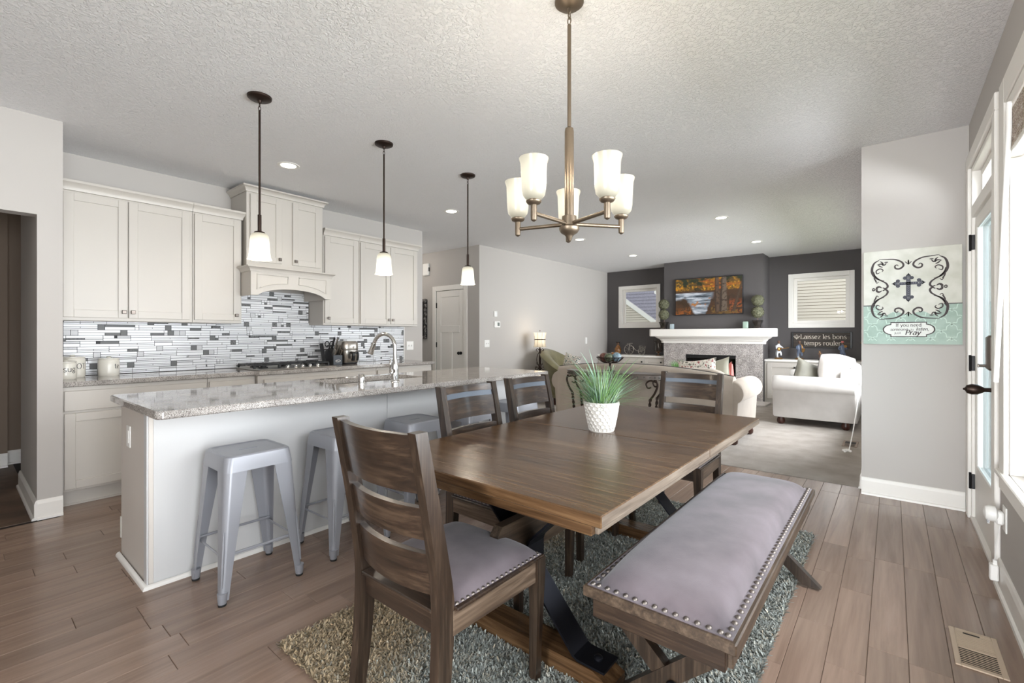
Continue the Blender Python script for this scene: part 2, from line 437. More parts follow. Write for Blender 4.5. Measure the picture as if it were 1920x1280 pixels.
# planks: each its own object where the photograph shows it
random.seed(11)
unit = MB().box((-.5,-.5,-1),(.5,.5,0), .012)
def plank_mesh(w, l):
    mb = MB(); mb.box((-w/2,-l/2,-.011),(w/2,l/2,0), .0016); return mb
rest = MB(); nplank = 0
for k in range(-37, 6):
    xa = -.201+.1245*k; xb = min(xa+.1245, .42)
    if xb-xa < .02: continue
    xm = (xa+xb)/2
    ymin = max(-1.95, (1.55+xm*.6347)/.7728-.12) if xm > -1.9 else (.28 if xm < -2.9 else .12)
    if xm < -4.48: ymin = .52
    y = -1.98 if xm > -4.48 else .52
    y += random.random()*-.3
    while y < 4.745:
        l = random.choice([.42,.55,.68,.82,.95,1.1]); y1 = min(y+l, 4.745)
        if 4.745-y1 < .18: y1 = 4.745
        ya = max(y, -1.98)
        if y1-ya > .05:
            hid = (y1 < ymin or (-3.37 < xm < -2.87 and ya > .7 and y1 < 3.5) or (xm < -4.5 and ya > .6) or (-1.75 < xm < -.5 and ya > 1.0 and y1 < 3.3) or (xm < -3.5 and ya > .9) or (-2.6 < xm < -2.0 and ya > 3.5) or (xm < -2.9 and ya > 3.4))
            if hid: rest.box((xa+.0006,ya+.0006,-.011),(xb-.0006,y1-.0006,0))
            else:
                o = plank_mesh(xb-xa-.0012, y1-ya-.0012).build('plank', M['plank'], floor); o.location = ((xa+xb)/2,(ya+y1)/2,0); nplank += 1
        y = y1
print('planks', nplank)
o = rest.build('hidden_planks', M['plank'], floor); o['kind'] = 'stuff'
# kitchen passage beyond the left opening, carpet of the living area
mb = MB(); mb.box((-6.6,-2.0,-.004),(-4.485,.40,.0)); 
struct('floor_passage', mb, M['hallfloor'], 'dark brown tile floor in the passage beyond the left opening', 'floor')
mb = MB()
mb.grid(lambda u,v: (-5.255+5.065*u, 4.75+5.23*v, .012+.003*math.sin(u*37+v*11)*math.sin(v*29)-(.010 if v < .002 else 0)), 60, 60)
mb.box((-5.255,4.752,-.004),(-.19,9.98,.004))
struct('floor_carpet', mb, M['carpet'], 'beige wall-to-wall carpet of the living area', 'carpet', smooth=60)
# ceiling
mb = MB(); mb.box((-7.6,-2.0,H),(.54,4.72,H+.06)); mb.box((-7.6,4.72,H),(-.07,10.1,H+.06))
struct('ceiling', mb, M['ceiling'], 'off-white ceiling with a knockdown plaster texture', 'ceiling')
# walls
mb = MB(); wallx(mb, .42, .54, -1.9, 4.72, 0, H, [(-1.6,.62,.04,2.1),(.95,3.12,.60,2.33),(3.45,4.44,0,2.39)])  # first opening is added beside the viewpoint to let in light
wall_right = struct('wall_right', mb, M['wall'], 'greige wall with the glazed door and dining window', 'wall')
mb = MB(); wally(mb, 4.60, 4.72, -.19, .42, 0, H)
struct('wall_return', mb, M['wall'], 'short greige wall that carries the cross canvas', 'wall')
mb = MB(); wallx(mb, -.19, -.07, 4.72, 10.1, 0, H, [(5.7,8.8,.5,2.25)])
struct('wall_living_right', mb, M['wall'], 'window wall of the living area behind the short greige wall', 'wall')
mb = MB(); wally(mb, 9.98, 10.1, -5.38, -.19, 0, H, [(-4.885,-4.025,1.485,2.312),(-1.435,-.575,1.455,2.312)])
struct('wall_far', mb, M['wall_dark'], 'charcoal accent wall at the far end with two small windows', 'wall')
mb = MB(); wallx(mb, -5.38, -5.255, 5.551, 9.98, 0, H)
struct('wall_living_left', mb, M['wall'], 'long greige wall with thermostat and lamp', 'wall')
mb = MB(); wally(mb, 5.551, 5.67, -7.5, -5.38, 0, H, [(-6.31,-5.61,0,2.035)]); mb.box((-7.6,4.0,0),(-7.5,5.67,H))
struct('wall_hallway', mb, M['wall'], 'greige hallway wall holding the white panel door', 'wall')
mb = MB(); wallx(mb, -5.34, -5.215, .51, 4.323, 0, H); mb.box((-7.5,4.2,0),(-5.34,4.323,H))
wall_kitchen = struct('wall_kitchen', mb, M['wall'], 'greige kitchen wall behind the white cabinets', 'wall')
mb = MB(); wallx(mb, -4.60, -4.48, -1.9, .383, 0, H, [(-1.0,.383,0,2.07)]); mb.box((-5.58,.383,0),(-4.48,.51,H)); mb.box((-5.34,.51,2.6),(-5.215,.52,H))
struct('wall_left', mb, M['wall'], 'greige wall with a wide cased-less opening at the left', 'wall')
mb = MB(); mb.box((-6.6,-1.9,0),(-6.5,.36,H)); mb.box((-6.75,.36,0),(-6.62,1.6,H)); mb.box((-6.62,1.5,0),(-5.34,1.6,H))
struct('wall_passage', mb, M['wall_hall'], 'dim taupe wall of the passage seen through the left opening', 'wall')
mb = MB(); wally(mb, -2.0, -1.9, -7.6, .54, 0, H, [(-.72,.35,.05,2.4)])  # opening added and placed to send light onto the short wall
struct('wall_back', mb, M['wall'], 'greige wall behind the viewpoint with an opening added to let in light', 'wall')
mb = MB(); mb.box((-40,-30,-.5),(40,40,-.4))
struct('ground', mb, M['lawn'], 'lawn outside the house', 'ground')

# baseboards
def bboard(mb, a, b, n, h=.132, t=.015):
    """baseboard from a to b (2-D), n = outward normal"""
    (ax,ay),(bx,by) = a, b; nx, ny = n
    prof = [(0,0),(t+.012,0),(t+.010,.014),(t,.02),(t,h-.025),(t*.6,h-.006),(t*.35,h),(0,h)]
    mb.loft([[(x+nx*d, y+ny*d, z) for d,z in prof] for x,y in ((ax,ay),(bx,by))], True, flip=((bx-ax)*ny-(by-ay)*nx) < 0)
def bb(name, segs, label, h=.132):
    mb = MB()
    for s_ in segs: bboard(mb, *s_, h=h)
    return struct(name, mb, M['trim'], label, 'baseboard')
bb('baseboard_right', [((-.19,4.6),(.40,4.6),(0,-1))], 'white baseboard under the cross canvas')
bb('baseboard_window', [((.42,.66),(.42,3.36),(-1,0))], 'white baseboard below the dining window')
bb('baseboard_left', [((-4.48,.383),(-4.48,.51),(1,0)),((-5.58,.383),(-4.465,.383),(0,-1))], 'white baseboard around the end of the left wall stub')
bb('baseboard_living', [((-5.255,5.551),(-5.255,9.5),(1,0)),((-.19,4.72),(-.19,9.5),(-1,0))], 'white baseboards of the living area')
bb('baseboard_hallway', [((-7.5,5.551),(-6.40,5.551),(0,-1)),((-5.52,5.551),(-5.255,5.551),(0,-1))], 'white baseboard beside the panel door')
bb('baseboard_passage', [((-6.5,-1.9),(-6.5,.36),(1,0)),((-6.62,.36),(-6.62,1.5),(1,0))], 'white baseboard in the dim passage')

# far windows: casing, jamb, sash, pane
def window_y(name, x0, x1, z0, z1, y, cw, label):
    mb = MB()
    for a, b in (((x0-cw,z0-cw),(x0,z1+cw)),((x1,z0-cw),(x1+cw,z1+cw)),((x0,z0-cw),(x1,z0)),((x0,z1),(x1,z1+cw))):
        mb.box((a[0],y-.018,a[1]),(b[0],y,b[1]), .003)
    w = struct(name, mb, M['trim'], label, 'window')
    j = MB()
    for a, b in (((x0,z0),(x0+.012,z1)),((x1-.012,z0),(x1,z1)),((x0+.012,z0),(x1-.012,z0+.012)),((x0+.012,z1-.012),(x1-.012,z1))): j.box((a[0],y-.012,a[1]),(b[0],y+.11,b[1]))
    j.build('jamb', M['trim'], w)
    s = MB(); e = .05; x0 += .012; x1 -= .012; z0 += .012; z1 -= .012
    for a, b in (((x0,z0),(x0+e,z1)),((x1-e,z0),(x1,z1)),((x0+e,z0),(x1-e,z0+e)),((x0+e,z1-e),(x1-e,z1))): s.box((a[0],y+.07,a[1]),(b[0],y+.105,b[1]), .002)
    s.build('sash', M['trim'], w)
    g = MB(); g.box((x0+e,y+.085,z0+e),(x1-e,y+.089,z1-e)); g.build('pane', M['glass'], w)
    return w
window_y('window_1', -4.885, -4.025, 1.485, 2.312, 9.98, .07, 'small white window left of the fireplace with a shingled roof outside')
window_y('window_2', -1.435, -.575, 1.455, 2.312, 9.98, .07, 'small white window right of the fireplace facing cream siding')
# big windows in walls of constant x
def window_x(name, y0, y1, z0, z1, x, sgn, cw, label, nm=2, stool=True):
    mb = MB(); t = .02*sgn
    for a, b in (((y0-cw,z0),(y0,z1+cw)),((y1,z0),(y1+cw,z1+cw)),((y0,z1),(y1,z1+cw))): mb.box((x,a[0],a[1]),(x+t,b[0],b[1]), .004)
    mb.box((x,y0-cw,z0-.09),(x+t,y1+cw,z0-.02), .004)
    mb.box((x+.0005*sgn,y0-cw-.01,z0-.022),(x+.035*sgn,y1+cw+.01,z0+.004), .005); mb.box((x-.118*sgn,y0+.001,z0-.01),(x+.0004*sgn,y1-.001,z0+.004))
    w = struct(name, mb, M['trim'], label, 'window')
    j = MB()
    for a, b in (((y0,z0+.005),(y0+.012,z1)),((y1-.012,z0+.005),(y1,z1)),((y0+.012,z1-.012),(y1-.012,z1))): j.box((x+.001*sgn,a[0],a[1]),(x-.118*sgn,b[0],b[1]),.001)
    j.build('jamb', M['trim'], w)
    y0 += .012; y1 -= .012; z1 -= .012
    s = MB(); e = .055; xa = x-.05*sgn; xb = x-.095*sgn
    n = nm; L = (y1-y0)/n
    for k in range(n):
        a0, a1 = y0+k*L, y0+(k+1)*L
        for a, b in (((a0,z0),(a0+e,z1)),((a1-e,z0),(a1,z1)),((a0+e,z0),(a1-e,z0+e)),((a0+e,z1-e),(a1-e,z1))): s.box((xa,a[0],a[1]),(xb,b[0],b[1]), .004)
    s.build('sash', M['trim'], w)
    for k in range(n):
        a0, a1 = y0+k*L, y0+(k+1)*L
        g = MB(); g.box((x-.07*sgn,a0+e,z0+e),(x-.074*sgn,a1-e,z1-e)); g.build('pane', M['glass'], w)
    return w
window_x('window_3', .95, 3.12, .60, 2.33, .42, -1, .125, 'bright dining window at the right edge with white casing')
window_x('window_4', 5.7, 8.8, .5, 2.25, -.19, -1, .09, 'living area window behind the short greige wall', 3)
mb = MB()
for a, b in (((-.72,.05),(-.64,2.4)),((.25,.05),(.35,2.4)),((-.64,.05),(.25,.12)),((-.64,2.3),(.25,2.4))): mb.box((a[0],-1.96,a[1]),(b[0],-1.9,b[1]),.004)  # frame of the made-up back opening that lets light in
struct('added_window', mb, M['trim'], 'window frame added unseen behind the viewpoint to let in light', 'window')

mb = MB()
for a, b in (((-1.6,.04),(-1.52,2.1)),((.54,.04),(.62,2.1)),((-1.52,.04),(.54,.12)),((-1.52,2.02),(.54,2.1)),((-.59,.12),(-.51,2.02))): mb.box((.43,a[0],a[1]),(.49,b[0],b[1]),.004)  # unseen slider added to light the floor and island
struct('added_slider', mb, M['trim'], 'sliding door frame added unseen beside the viewpoint to let in light', 'window')

# glazed exterior door with transom
mb = MB(); x = .42
for a, b in (((4.44,0),(4.53,2.39)),((3.36,0),(3.45,2.39)),((3.36,2.3905),(4.53,2.48))): mb.box((x-.022,a[0],a[1]),(x,b[0],b[1]), .004)
for a, b in (((4.41,0.019),(4.439,2.389)),((3.451,0.019),(3.48,2.389)),((3.481,2.36),(4.409,2.389)),((3.481,2.045),(4.409,2.125))): mb.box((x-.004,a[0],a[1]),(x+.12,b[0],b[1]), .003)
mb.box((x-.01,3.45,0),(x+.12,4.44,.018))
door = struct('door_1', mb, M['trim'], 'white glazed exterior door with a transom window above it', 'door')
s = MB()
for a, b in (((3.48,2.125),(3.53,2.36)),((4.36,2.125),(4.41,2.36)),((3.53,2.125),(4.36,2.165)),((3.53,2.32),(4.36,2.36))): s.box((x+.04,a[0],a[1]),(x+.08,b[0],b[1]), .004)
tr = s.build('transom', M['trim'], door); g = MB(); g.box((x+.058,3.53,2.165),(x+.062,4.36,2.32)); g.build('pane', M['glass'], tr)
s = MB(); ya, yb = 3.485, 4.405; g0, g1, q0, q1 = 3.645, 4.215, .40, 1.95
for a, b in (((ya,.02),(g0,2.04)),((g1,.02),(yb,2.04)),((g0,.02),(g1,q0)),((g0,q1),(g1,2.04))): s.box((x+.012,a[0],a[1]),(x+.056,b[0],b[1]), .002)
leaf = s.build('leaf', M['trim'], door)
s = MB(); e = .03
for a, b in (((g0-e,q0-e),(g0+.008,q1+e)),((g1-.008,q0-e),(g1+e,q1+e)),((g0+.008,q0-e),(g1-.008,q0+.008)),((g0+.008,q1-.008),(g1-.008,q1+e))): s.box((x+.0,a[0],a[1]),(x+.014,b[0],b[1]), .005)
s.build('glazing_bead', M['trim'], leaf)
g = MB(); g.box((x+.03,g0,q0),(x+.035,g1,q1)); g.build('pane', M['doorglass'], leaf)
for z in (.26,1.06,1.88):
    s = MB(); s.box((x-.006,4.405,z-.05),(x+.012,4.432,z+.05),.002); s.lathe([(.007,-.055),(.007,.055)], 8, (x-.010,4.43,z)); s.build('hinge', M['blackm'], door)
s = MB(); hy, hz = 3.555, .955
s.lathe([(.03,.012),(.03,.004),(.012,.0),(.011,-.035),(.018,-.045),(.027,-.062),(.029,-.085),(.022,-.105),(.008,-.112),(.004,-.12)], 16, (x,hy,hz), ax='x')
s.build('handle', M['bronze'], leaf, 40)
s = MB(); s.box((x-.028,3.525,1.06),(x+.012,3.605,1.25), .012); lk = s.build('keypad_lock', M['nickel'], leaf)
s = MB(); s.lathe([(.008,0),(.008,-.03)], 10, (x-.028,3.56,1.085), ax='x'); s.box((x-.062,3.552,1.075),(x-.056,3.568,1.095),.002); s.build('thumbturn', M['nickel'], lk)
# hallway panel door (three panels)
mb = MB(); y = 5.551
for a, b in (((-6.40,0),(-6.31,2.12)),((-5.61,0),(-5.52,2.12)),((-6.31,2.035),(-5.61,2.12))): mb.box((a[0],y-.02,a[1]),(b[0],y,b[1]), .004)
d2 = struct('door_2', mb, M['trim'], 'white three-panel interior door in the hallway beside the kitchen', 'door')
s = MB(); X0, X1 = -6.305, -5.615
for a, b in (((X0,.01),(X0+.11,2.03)),((X1-.11,.01),(X1,2.03)),((X0+.11,1.92),(X1-.11,2.03)),((X0+.11,1.30),(X1-.11,1.42)),((X0+.11,.01),(X1-.11,.22)),((-6.01,.22),(-5.91,1.30))): s.box((a[0],y+.0,a[1]),(b[0],y+.04,b[1]), .003)
s.box((X0+.1,y+.014,.2),(X1-.1,y+.03,1.95)); lf = s.build('leaf', M['trim'], d2)
for z in (.35,1.08,1.78):
    s = MB(); s.box((X0-.012,y-.012,z-.045),(X0+.012,y+.004,z+.045),.002); s.build('hinge', M['blackm'], d2)
s = MB(); s.lathe([(.028,0),(.028,-.008),(.010,-.012),(.010,-.035),(.026,-.045),(.029,-.06),(.02,-.074),(.002,-.077)], 16, (-5.685,y,.945), ax='y'); s.build('knob', M['blackm'], lf, 40)
s = MB(); s.box((-5.622,y-.003,.90),(-5.609,y+.01,.99),.002); s.build('strike_plate', M['blackm'], d2)

# neighbouring house seen through the far windows
hs = thing('neighbor_house', 'cream sided house with a grey shingled roof outside the far windows', 'house', (0,17.0,0))
def rakez(X_): return rz0 + (X_-rx0)*rsl
rx0, rz0 = -8.36, 2.83      # a point on the gable rake, world x and z at y = 17
rx1, rz1 = -7.20, 1.995
rsl = (rz1-rz0)/(rx1-rx0)
M['lap_shade'] = plain('lap_shadow', (126,112,94), .9)  # darker backing colour paints the shadow line under each board
core = MB(); core.box((-12,.06,-.4),(1.5,.3,.6)); core.build('wall', M['siding'], hs)
ex = .093
for k in range(30):
    z = .55+k*ex
    xa = -11.0; xb = -4.8
    top = rx0+(z+ex-rz0)/rsl-.05
    xb = min(xb, top)
    if xb-xa > .1:
        b = MB(); b.prism([(0,0),(-.022,0),(-.010,ex*.86),(0,ex*.86)], xa, xb, lambda u,v,w: (w,u,v)); o = b.build('siding_board', M['siding'], hs, fix=True); o.location = (0,0,z)
for k in range(26):
    z = .75+k*ex
    b = MB(); b.prism([(0,0),(-.022,0),(-.010,ex*.86),(0,ex*.86)], -4.2, 1.4, lambda u,v,w: (w,u,v)); o = b.build('siding_board', M['siding'], hs, fix=True); o.location = (0,-.6,z)
b = MB(); b.box((-4.25,-.602,-.4),(1.45,.3,3.4)); b.build('side_wall', M['lap_shade'], hs)
b = MB(); b.prism([(-11,.5),(rx0+(.5-rz0)/rsl,.5),(rx0-.6,rakez(rx0-.6)),(-11,rakez(-11)-0)], -.002, .05, lambda u,v,w: (u,w,v)); b.build('gable_wall', M['lap_shade'], hs, fix=True)
b = MB()
p0 = Vector((rx0-2.2,0,rakez(rx0-2.2))); p1 = Vector((-4.6,0,rakez(-4.6)))
b.prism([(p0.x,p0.z-.17),(p1.x,p1.z-.17),(p1.x,p1.z),(p0.x,p0.z)], -.06, .1, lambda u,v,w: (u,w,v)); b.build('rake_board', M['trim'], hs, fix=True)
b = MB()
# roof beyond the gable: shingle courses rising away
for k in range(26):
    zz = .4+k*.16; yy = .35+k*.16
    b.prism([(0,0),(-.03,.0),(-.02,.03),(.17,.18),(.17,.15)], -13, -4.3, lambda u,v,w,zz=zz,yy=yy: (w,yy+u,zz+v))
r_ = b.build('roof', M['shingle'], hs, fix=True)
b = MB(); b.prism([(0,0),(.09,-.066),(.09,-.02),(0,.046)], 0, .08, lambda u,v,w: (-7.35+u*9.5,.9+w,2.92+v*9.5)); b.build('flashing', M['trim'], hs, fix=True)

# ================================================================== lettering drawn stroke by stroke
def arc(cx, cy, rx, ry, a0, a1, n=10): return [(cx+rx*math.cos(R(a0+(a1-a0)*i/n)), cy+ry*math.sin(R(a0+(a1-a0)*i/n))) for i in range(n+1)]
X_ = .5
GL = {  # glyph: (advance, strokes, serif points)
 'a': (.46, [arc(.20,.16,.15,.16,30,330), [(.36,.36),(.36,.05),(.42,.0)], arc(.21,.36,.15,.12,0,150)], []),
 'b': (.50, [[(.09,.74),(.09,0)], arc(.25,.24,.17,.24,160,-160)], [(.05,.74)]),
 'd': (.50, [[(.39,.74),(.39,0)], arc(.22,.24,.17,.24,20,340)], [(.34,.74),(.43,0)]),
 'e': (.44, [[(.05,.27),(.37,.27)], arc(.21,.25,.16,.25,5,315)], []),
 'g': (.46, [arc(.21,.30,.15,.18,0,360), arc(.21,-.06,.17,.13,0,360), [(.34,.44),(.42,.48)], [(.12,.16),(.10,.08),(.16,.04)]], []),
 'i': (.22, [[(.11,.48),(.11,0)], [(.10,.66),(.12,.67)]], [(.07,.48),(.11,0)]),
 'j': (.22, [[(.13,.48),(.13,-.10),(.08,-.2),(.0,-.2)], [(.12,.66),(.14,.67)]], [(.09,.48)]),
 'l': (.22, [[(.11,.74),(.11,0)]], [(.07,.74),(.11,0)]),
 'm': (.74, [[(.09,.48),(.09,0)], [(.09,.34)]+arc(.24,.34,.12,.13,140,0,6)+[(.36,0)], [(.36,.34)]+arc(.50,.34,.12,.13,140,0,6)+[(.62,0)]], [(.06,.48),(.09,0),(.36,0),(.63,0)]),
 'n': (.52, [[(.09,.48),(.09,0)], [(.09,.32)]+arc(.25,.32,.15,.15,140,0,6)+[(.40,0)]], [(.06,.48),(.09,0),(.40,0)]),
 'o': (.48, [arc(.23,.24,.18,.24,0,360,16)], []),
 'p': (.50, [[(.09,.48),(.09,-.22)], arc(.25,.24,.17,.24,160,-160)], [(.05,.48),(.09,-.22)]),
 'r': (.36, [[(.09,.48),(.09,0)], [(.09,.30)]+arc(.24,.32,.13,.15,150,50,5)], [(.06,.48),(.09,0)]),
 's': (.38, [arc(.19,.36,.13,.12,40,180,6)+[(.07,.31),(.19,.245),(.31,.18)]+arc(.18,.12,.14,.12,0,-150,7)], []),
 't': (.30, [[(.12,.64),(.12,.10),(.16,.01),(.27,.04)], [(.01,.47),(.25,.47)]], []),
 'u': (.52, [[(.09,.48),(.09,.16)]+arc(.24,.16,.15,.15,180,320,6), [(.40,.48),(.40,0)]], [(.05,.48),(.36,.48),(.44,0)]),
 'y': (.46, [[(.04,.48),(.22,.02)], [(.40,.48),(.22,.02),(.14,-.16),(.04,-.2)]], [(.05,.48),(.39,.48)]),
 'z': (.42, [[(.05,.47),(.36,.47),(.05,.01),(.37,.01)]], []),
 'f': (.30, [[(.28,.70),(.20,.74),(.13,.68),(.12,.55),(.12,0)], [(.01,.47),(.25,.47)]], [(.12,0)]),
 'w': (.66, [[(.03,.48),(.17,0),(.31,.46),(.45,0),(.59,.48)]], []),
 'I': (.30, [[(.14,.72),(.14,0)]], [(.14,.72),(.14,0)]),
 'L': (.54, [[(.12,.72),(.12,.01),(.48,.01),(.49,.16)]], [(.12,.72),(.09,0)]),
 'P': (.52, [[(.12,.72),(.12,0)], [(.12,.71),(.28,.71)]+arc(.28,.53,.18,.18,80,-80,8)+[(.12,.35)]], [(.10,.72),(.12,0)]),
 'O': (.62, [arc(.30,.36,.26,.36,0,360,16)], []),
 'T': (.54, [[(.26,.71),(.26,0)], [(.02,.71),(.50,.71)]], [(.26,0)]),
 ',': (.18, [[(.08,.04),(.09,-.02),(.05,-.10)]], []),
 ' ': (.26, [], []),
}
def text_strokes(txt, shear=0.0, serif=True, track=1.0, thick=.085, thin=.035):
    """list of flat quads (2-D) plus total width, glyph height about .72"""
    quads = []; x = 0
    def ribbon(pts):
        m = len(pts); L = []; Rr = []
        for i, p in enumerate(pts):
            a = pts[max(i-1,0)]; b = pts[min(i+1,m-1)]; dx, dy = b[0]-a[0], b[1]-a[1]; l = math.hypot(dx,dy) or 1
            w = (thin+(thick-thin)*abs(dy/l)**1.3)/2
            L.append((p[0]-dy/l*w, p[1]+dx/l*w)); Rr.append((p[0]+dy/l*w, p[1]-dx/l*w))
        for i in range(m-1): quads.append([Rr[i],Rr[i+1],L[i+1],L[i]])
    for ch in txt:
        adv, st, sf = GL[ch]
        o = len(quads)
        for s_ in st: ribbon(s_ if len(s_) != 2 or True else s_)
        if serif:
            for (sx, sy) in sf: h = .03; quads.append([(sx-.085,sy-(h if sy > .1 else 0)),(sx+.085,sy-(h if sy > .1 else 0)),(sx+.085,sy+(0 if sy > .1 else h)),(sx-.085,sy+(0 if sy > .1 else h))])
        for i in range(o, len(quads)): quads[i] = [(p[0]+x+shear*p[1], p[1]) for p in quads[i]]
        x += adv*track
    return quads, x
def flat_text(mb, txt, size, cx, base_, mp, depth=.001, align='c', **kw):
    """size = height of capitals; mp(u,v,w) maps text plane to 3-D"""
    q, w = text_strokes(txt, **kw); k = size/.72
    off = cx-(w*k/2 if align == 'c' else 0)
    for quad in q: mb.prism([(off+p[0]*k, base_+p[1]*k) for p in quad], 0, depth, mp)
    return w*k
def wrap_text(txt, name, m, parent, r, ang, z, size, track=1.0):
    mb = MB(); q, w = text_strokes(txt, serif=False, thick=.07, thin=.05); k = size/.72
    for quad in q:
        mb.prism([(p[0]*k-w*k/2, z+p[1]*k) for p in quad], 0, .001, lambda u,v,w_: ((r+w_)*math.cos(ang+u/r), (r+w_)*math.sin(ang+u/r), v))
    return mb.build(name, m, parent, fix=True)

# ================================================================== kitchen
def shaker(parent, y0, y1, z0, z1, x, rail=.06, t=.02, knob=None, name='door', slab=False, kmat='nickel'):
    mb = MB()
    if slab: mb.box((x,y0,z0),(x+t,y1,z1), .003)
    else:
        mb.box((x,y0,z0),(x+t,y0+rail,z1), .0022); mb.box((x,y1-rail,z0),(x+t,y1,z1), .0022)
        mb.box((x,y0+rail,z0),(x+t,y1-rail,z0+rail), .0022); mb.box((x,y0+rail,z1-rail),(x+t,y1-rail,z1), .0022)
        mb.box((x+.001,y0+rail-.004,z0+rail-.004),(x+t-.011,y1-rail+.004,z1-rail+.004))
    d = mb.build(name, M['cab'], parent)
    if knob:
        ky, kz = knob; k = MB(); k.lathe([(.007,0),(.006,.014)], 8, (x+t,ky,kz), ax='x'); k.box((x+t+.012,ky-.015,kz-.015),(x+t+.024,ky+.015,kz+.015), .003)
        k.build('knob', M[kmat], d)
    return d
def crown(mb, x1, y0, y1, z, dz=.075, ov=.045, ends=(True,True)):
    prof = [(0,0),(.010,0),(.012,dz*.25),(ov*.45,dz*.45),(ov*.85,dz*.72),(ov,dz*.76),(ov,dz),(0,dz)]
    rings = []
    ya = [y0-(u if ends[0] else 0) for u,_ in prof]; yb = [y1+(u if ends[1] else 0) for u,_ in prof]
    if ends[0]: rings.append([(0, ya[i], z+w) for i,(u,w) in enumerate(prof)])
    rings.append([(x1+u, ya[i], z+w) for i,(u,w) in enumerate(prof)])
    rings.append([(x1+u, yb[i], z+w) for i,(u,w) in enumerate(prof)])
    if ends[1]: rings.append([(0, yb[i], z+w) for i,(u,w) in enumerate(prof)])
    mb.loft(rings, True)
    mb.box((0,y0,z),(x1,y1,z+dz-.002))
def cabinet(name, label, loc, w, depth, h, doors, drawers=(), z0=0, crown_ends=None, cat='cabinet', toe=False, group=None, rz=0, kmat='nickel', dz=.075, flank=None):
    t = thing(name, label, cat, loc, rz, group)
    mb = MB()
    mb.box((0,0,z0),(depth,w,h), .002); mb.build('body', M['cab'], t)
    if toe:
        mb = MB(); mb.box((0,0,0),(depth-.07,w,z0+.001)); mb.box((depth-.07,0,0),(depth-.058,w,.012)); mb.build('toe_kick', M['cab'], t)
    for d in doors: shaker(t, d[0], d[1], d[2], d[3], depth+.001, knob=d[4] if len(d) > 4 else None, kmat=kmat, rail=d[5] if len(d) > 5 else .06)
    for d in drawers: shaker(t, d[0], d[1], d[2], d[3], depth+.001, name='drawer_front', slab=True, knob=d[4] if len(d) > 4 else None)
    if crown_ends is not None:
        mb = MB(); crown(mb, depth+.004, 0, w, h, dz, .042, crown_ends); mb.build('crown', M['cab'], t, 30, fix=True)
    return t
XK = -5.213
# upper cabinets (z from 1.365 up)
UD = .325
cabinet('wall_cabinet', 'tall two-door white wall cabinet above the canisters', (XK,.515,1.365), .885, UD, 1.0,
        [(.040,.425,.025,.985,(.40,.075)), (.432,.862,.025,.985,(.458,.075))], crown_ends=(False,False), group='white kitchen wall cabinets')
cabinet('wall_cabinet', 'single-door white wall cabinet directly left of the range hood', (XK,1.402,1.365), .408, UD, 1.0,
        [(.012,.392,.025,.985,(.355,.075))], crown_ends=(False,True), group='white kitchen wall cabinets')
cabinet('wall_cabinet', 'short two-door white cabinet raised above the range hood', (XK,1.832,1.90), .775, .385, .745,
        [(.030,.330,.075,.725,(.305,.115)), (.440,.745,.075,.725,(.467,.115))], crown_ends=(True,True), dz=.06, group='white kitchen wall cabinets')
cabinet('wall_cabinet', 'single-door white wall cabinet directly right of the range hood', (XK,2.645,1.365), .445, UD, 1.0,
        [(.012,.425,.022,.985,(.05,.075))], crown_ends=(False,False), group='white kitchen wall cabinets')
cabinet('wall_cabinet', 'two-door white wall cabinet at the right end of the run', (XK,3.092,1.365), .873, UD, 1.0,
        [(.012,.432,.022,.985,(.405,.075)), (.438,.858,.022,.985,(.465,.075))], crown_ends=(False,True), group='white kitchen wall cabinets')
# range hood with arched apron
hd = thing('range_hood', 'white wooden range hood with arched panelled apron over the cooktop', 'range hood', (XK,1.80,1.63))
hw = .80; hx = .57
def arch(y): 
    u = (y-hw/2)/(hw/2-.07)
    return .075*max(0,1-u*u)**.6 if abs(u) < 1 else 0
mb = MB(); ys = [hw*i/40 for i in range(41)]
lo = [(y,arch(y)) for y in ys]; hi = [(y,.225) for y in ys][::-1]
for i in range(40):
    a, b = ys[i], ys[i+1]
    mb.prism([(a,arch(a)),(b,arch(b)),(b,.225),(a,.225)], hx-.022, hx, lambda u,v,w: (w,u,v))
mb.build('apron', M['cab'], hd, fix=True)
mb = MB(); mb.box((.02,0,.0),(hx-.022,.02,.225)); mb.box((.02,hw-.02,0),(hx-.022,hw,.225)); mb.box((0,.001,.2),(hx-.0225,hw-.001,.2245)); mb.build('side_panel', M['cab'], hd)
for s_ in (0,1):
    mb = MB(); y0, y1 = (.055,.345) if s_ == 0 else (.455,.745)
    poly = [(y0,.20),(y1,.20)]; nn = 8
    for i in range(nn+1):
        y = y1+(y0-y1)*i/nn; poly.append((y, arch(y)+.055 if abs(y-hw/2) < hw/2-.07 else .055))
    # raised moulding following the panel outline
    pts = [(hx+.003,u,v) for u,v in poly]
    mb.tube(pts, .006, 6, closed=True); mb.build('panel_moulding', M['cab'], hd, 40)
mb = MB(); crown(mb, hx, 0, hw, .225, .05, .04, (True,True)); mb.build('ledge', M['cab'], hd, 30, fix=True)
mb = MB(); mb.box((.03,.03,.135),(hx-.03,hw-.03,.15)); hl = mb.build('liner', M['stainless'], hd)
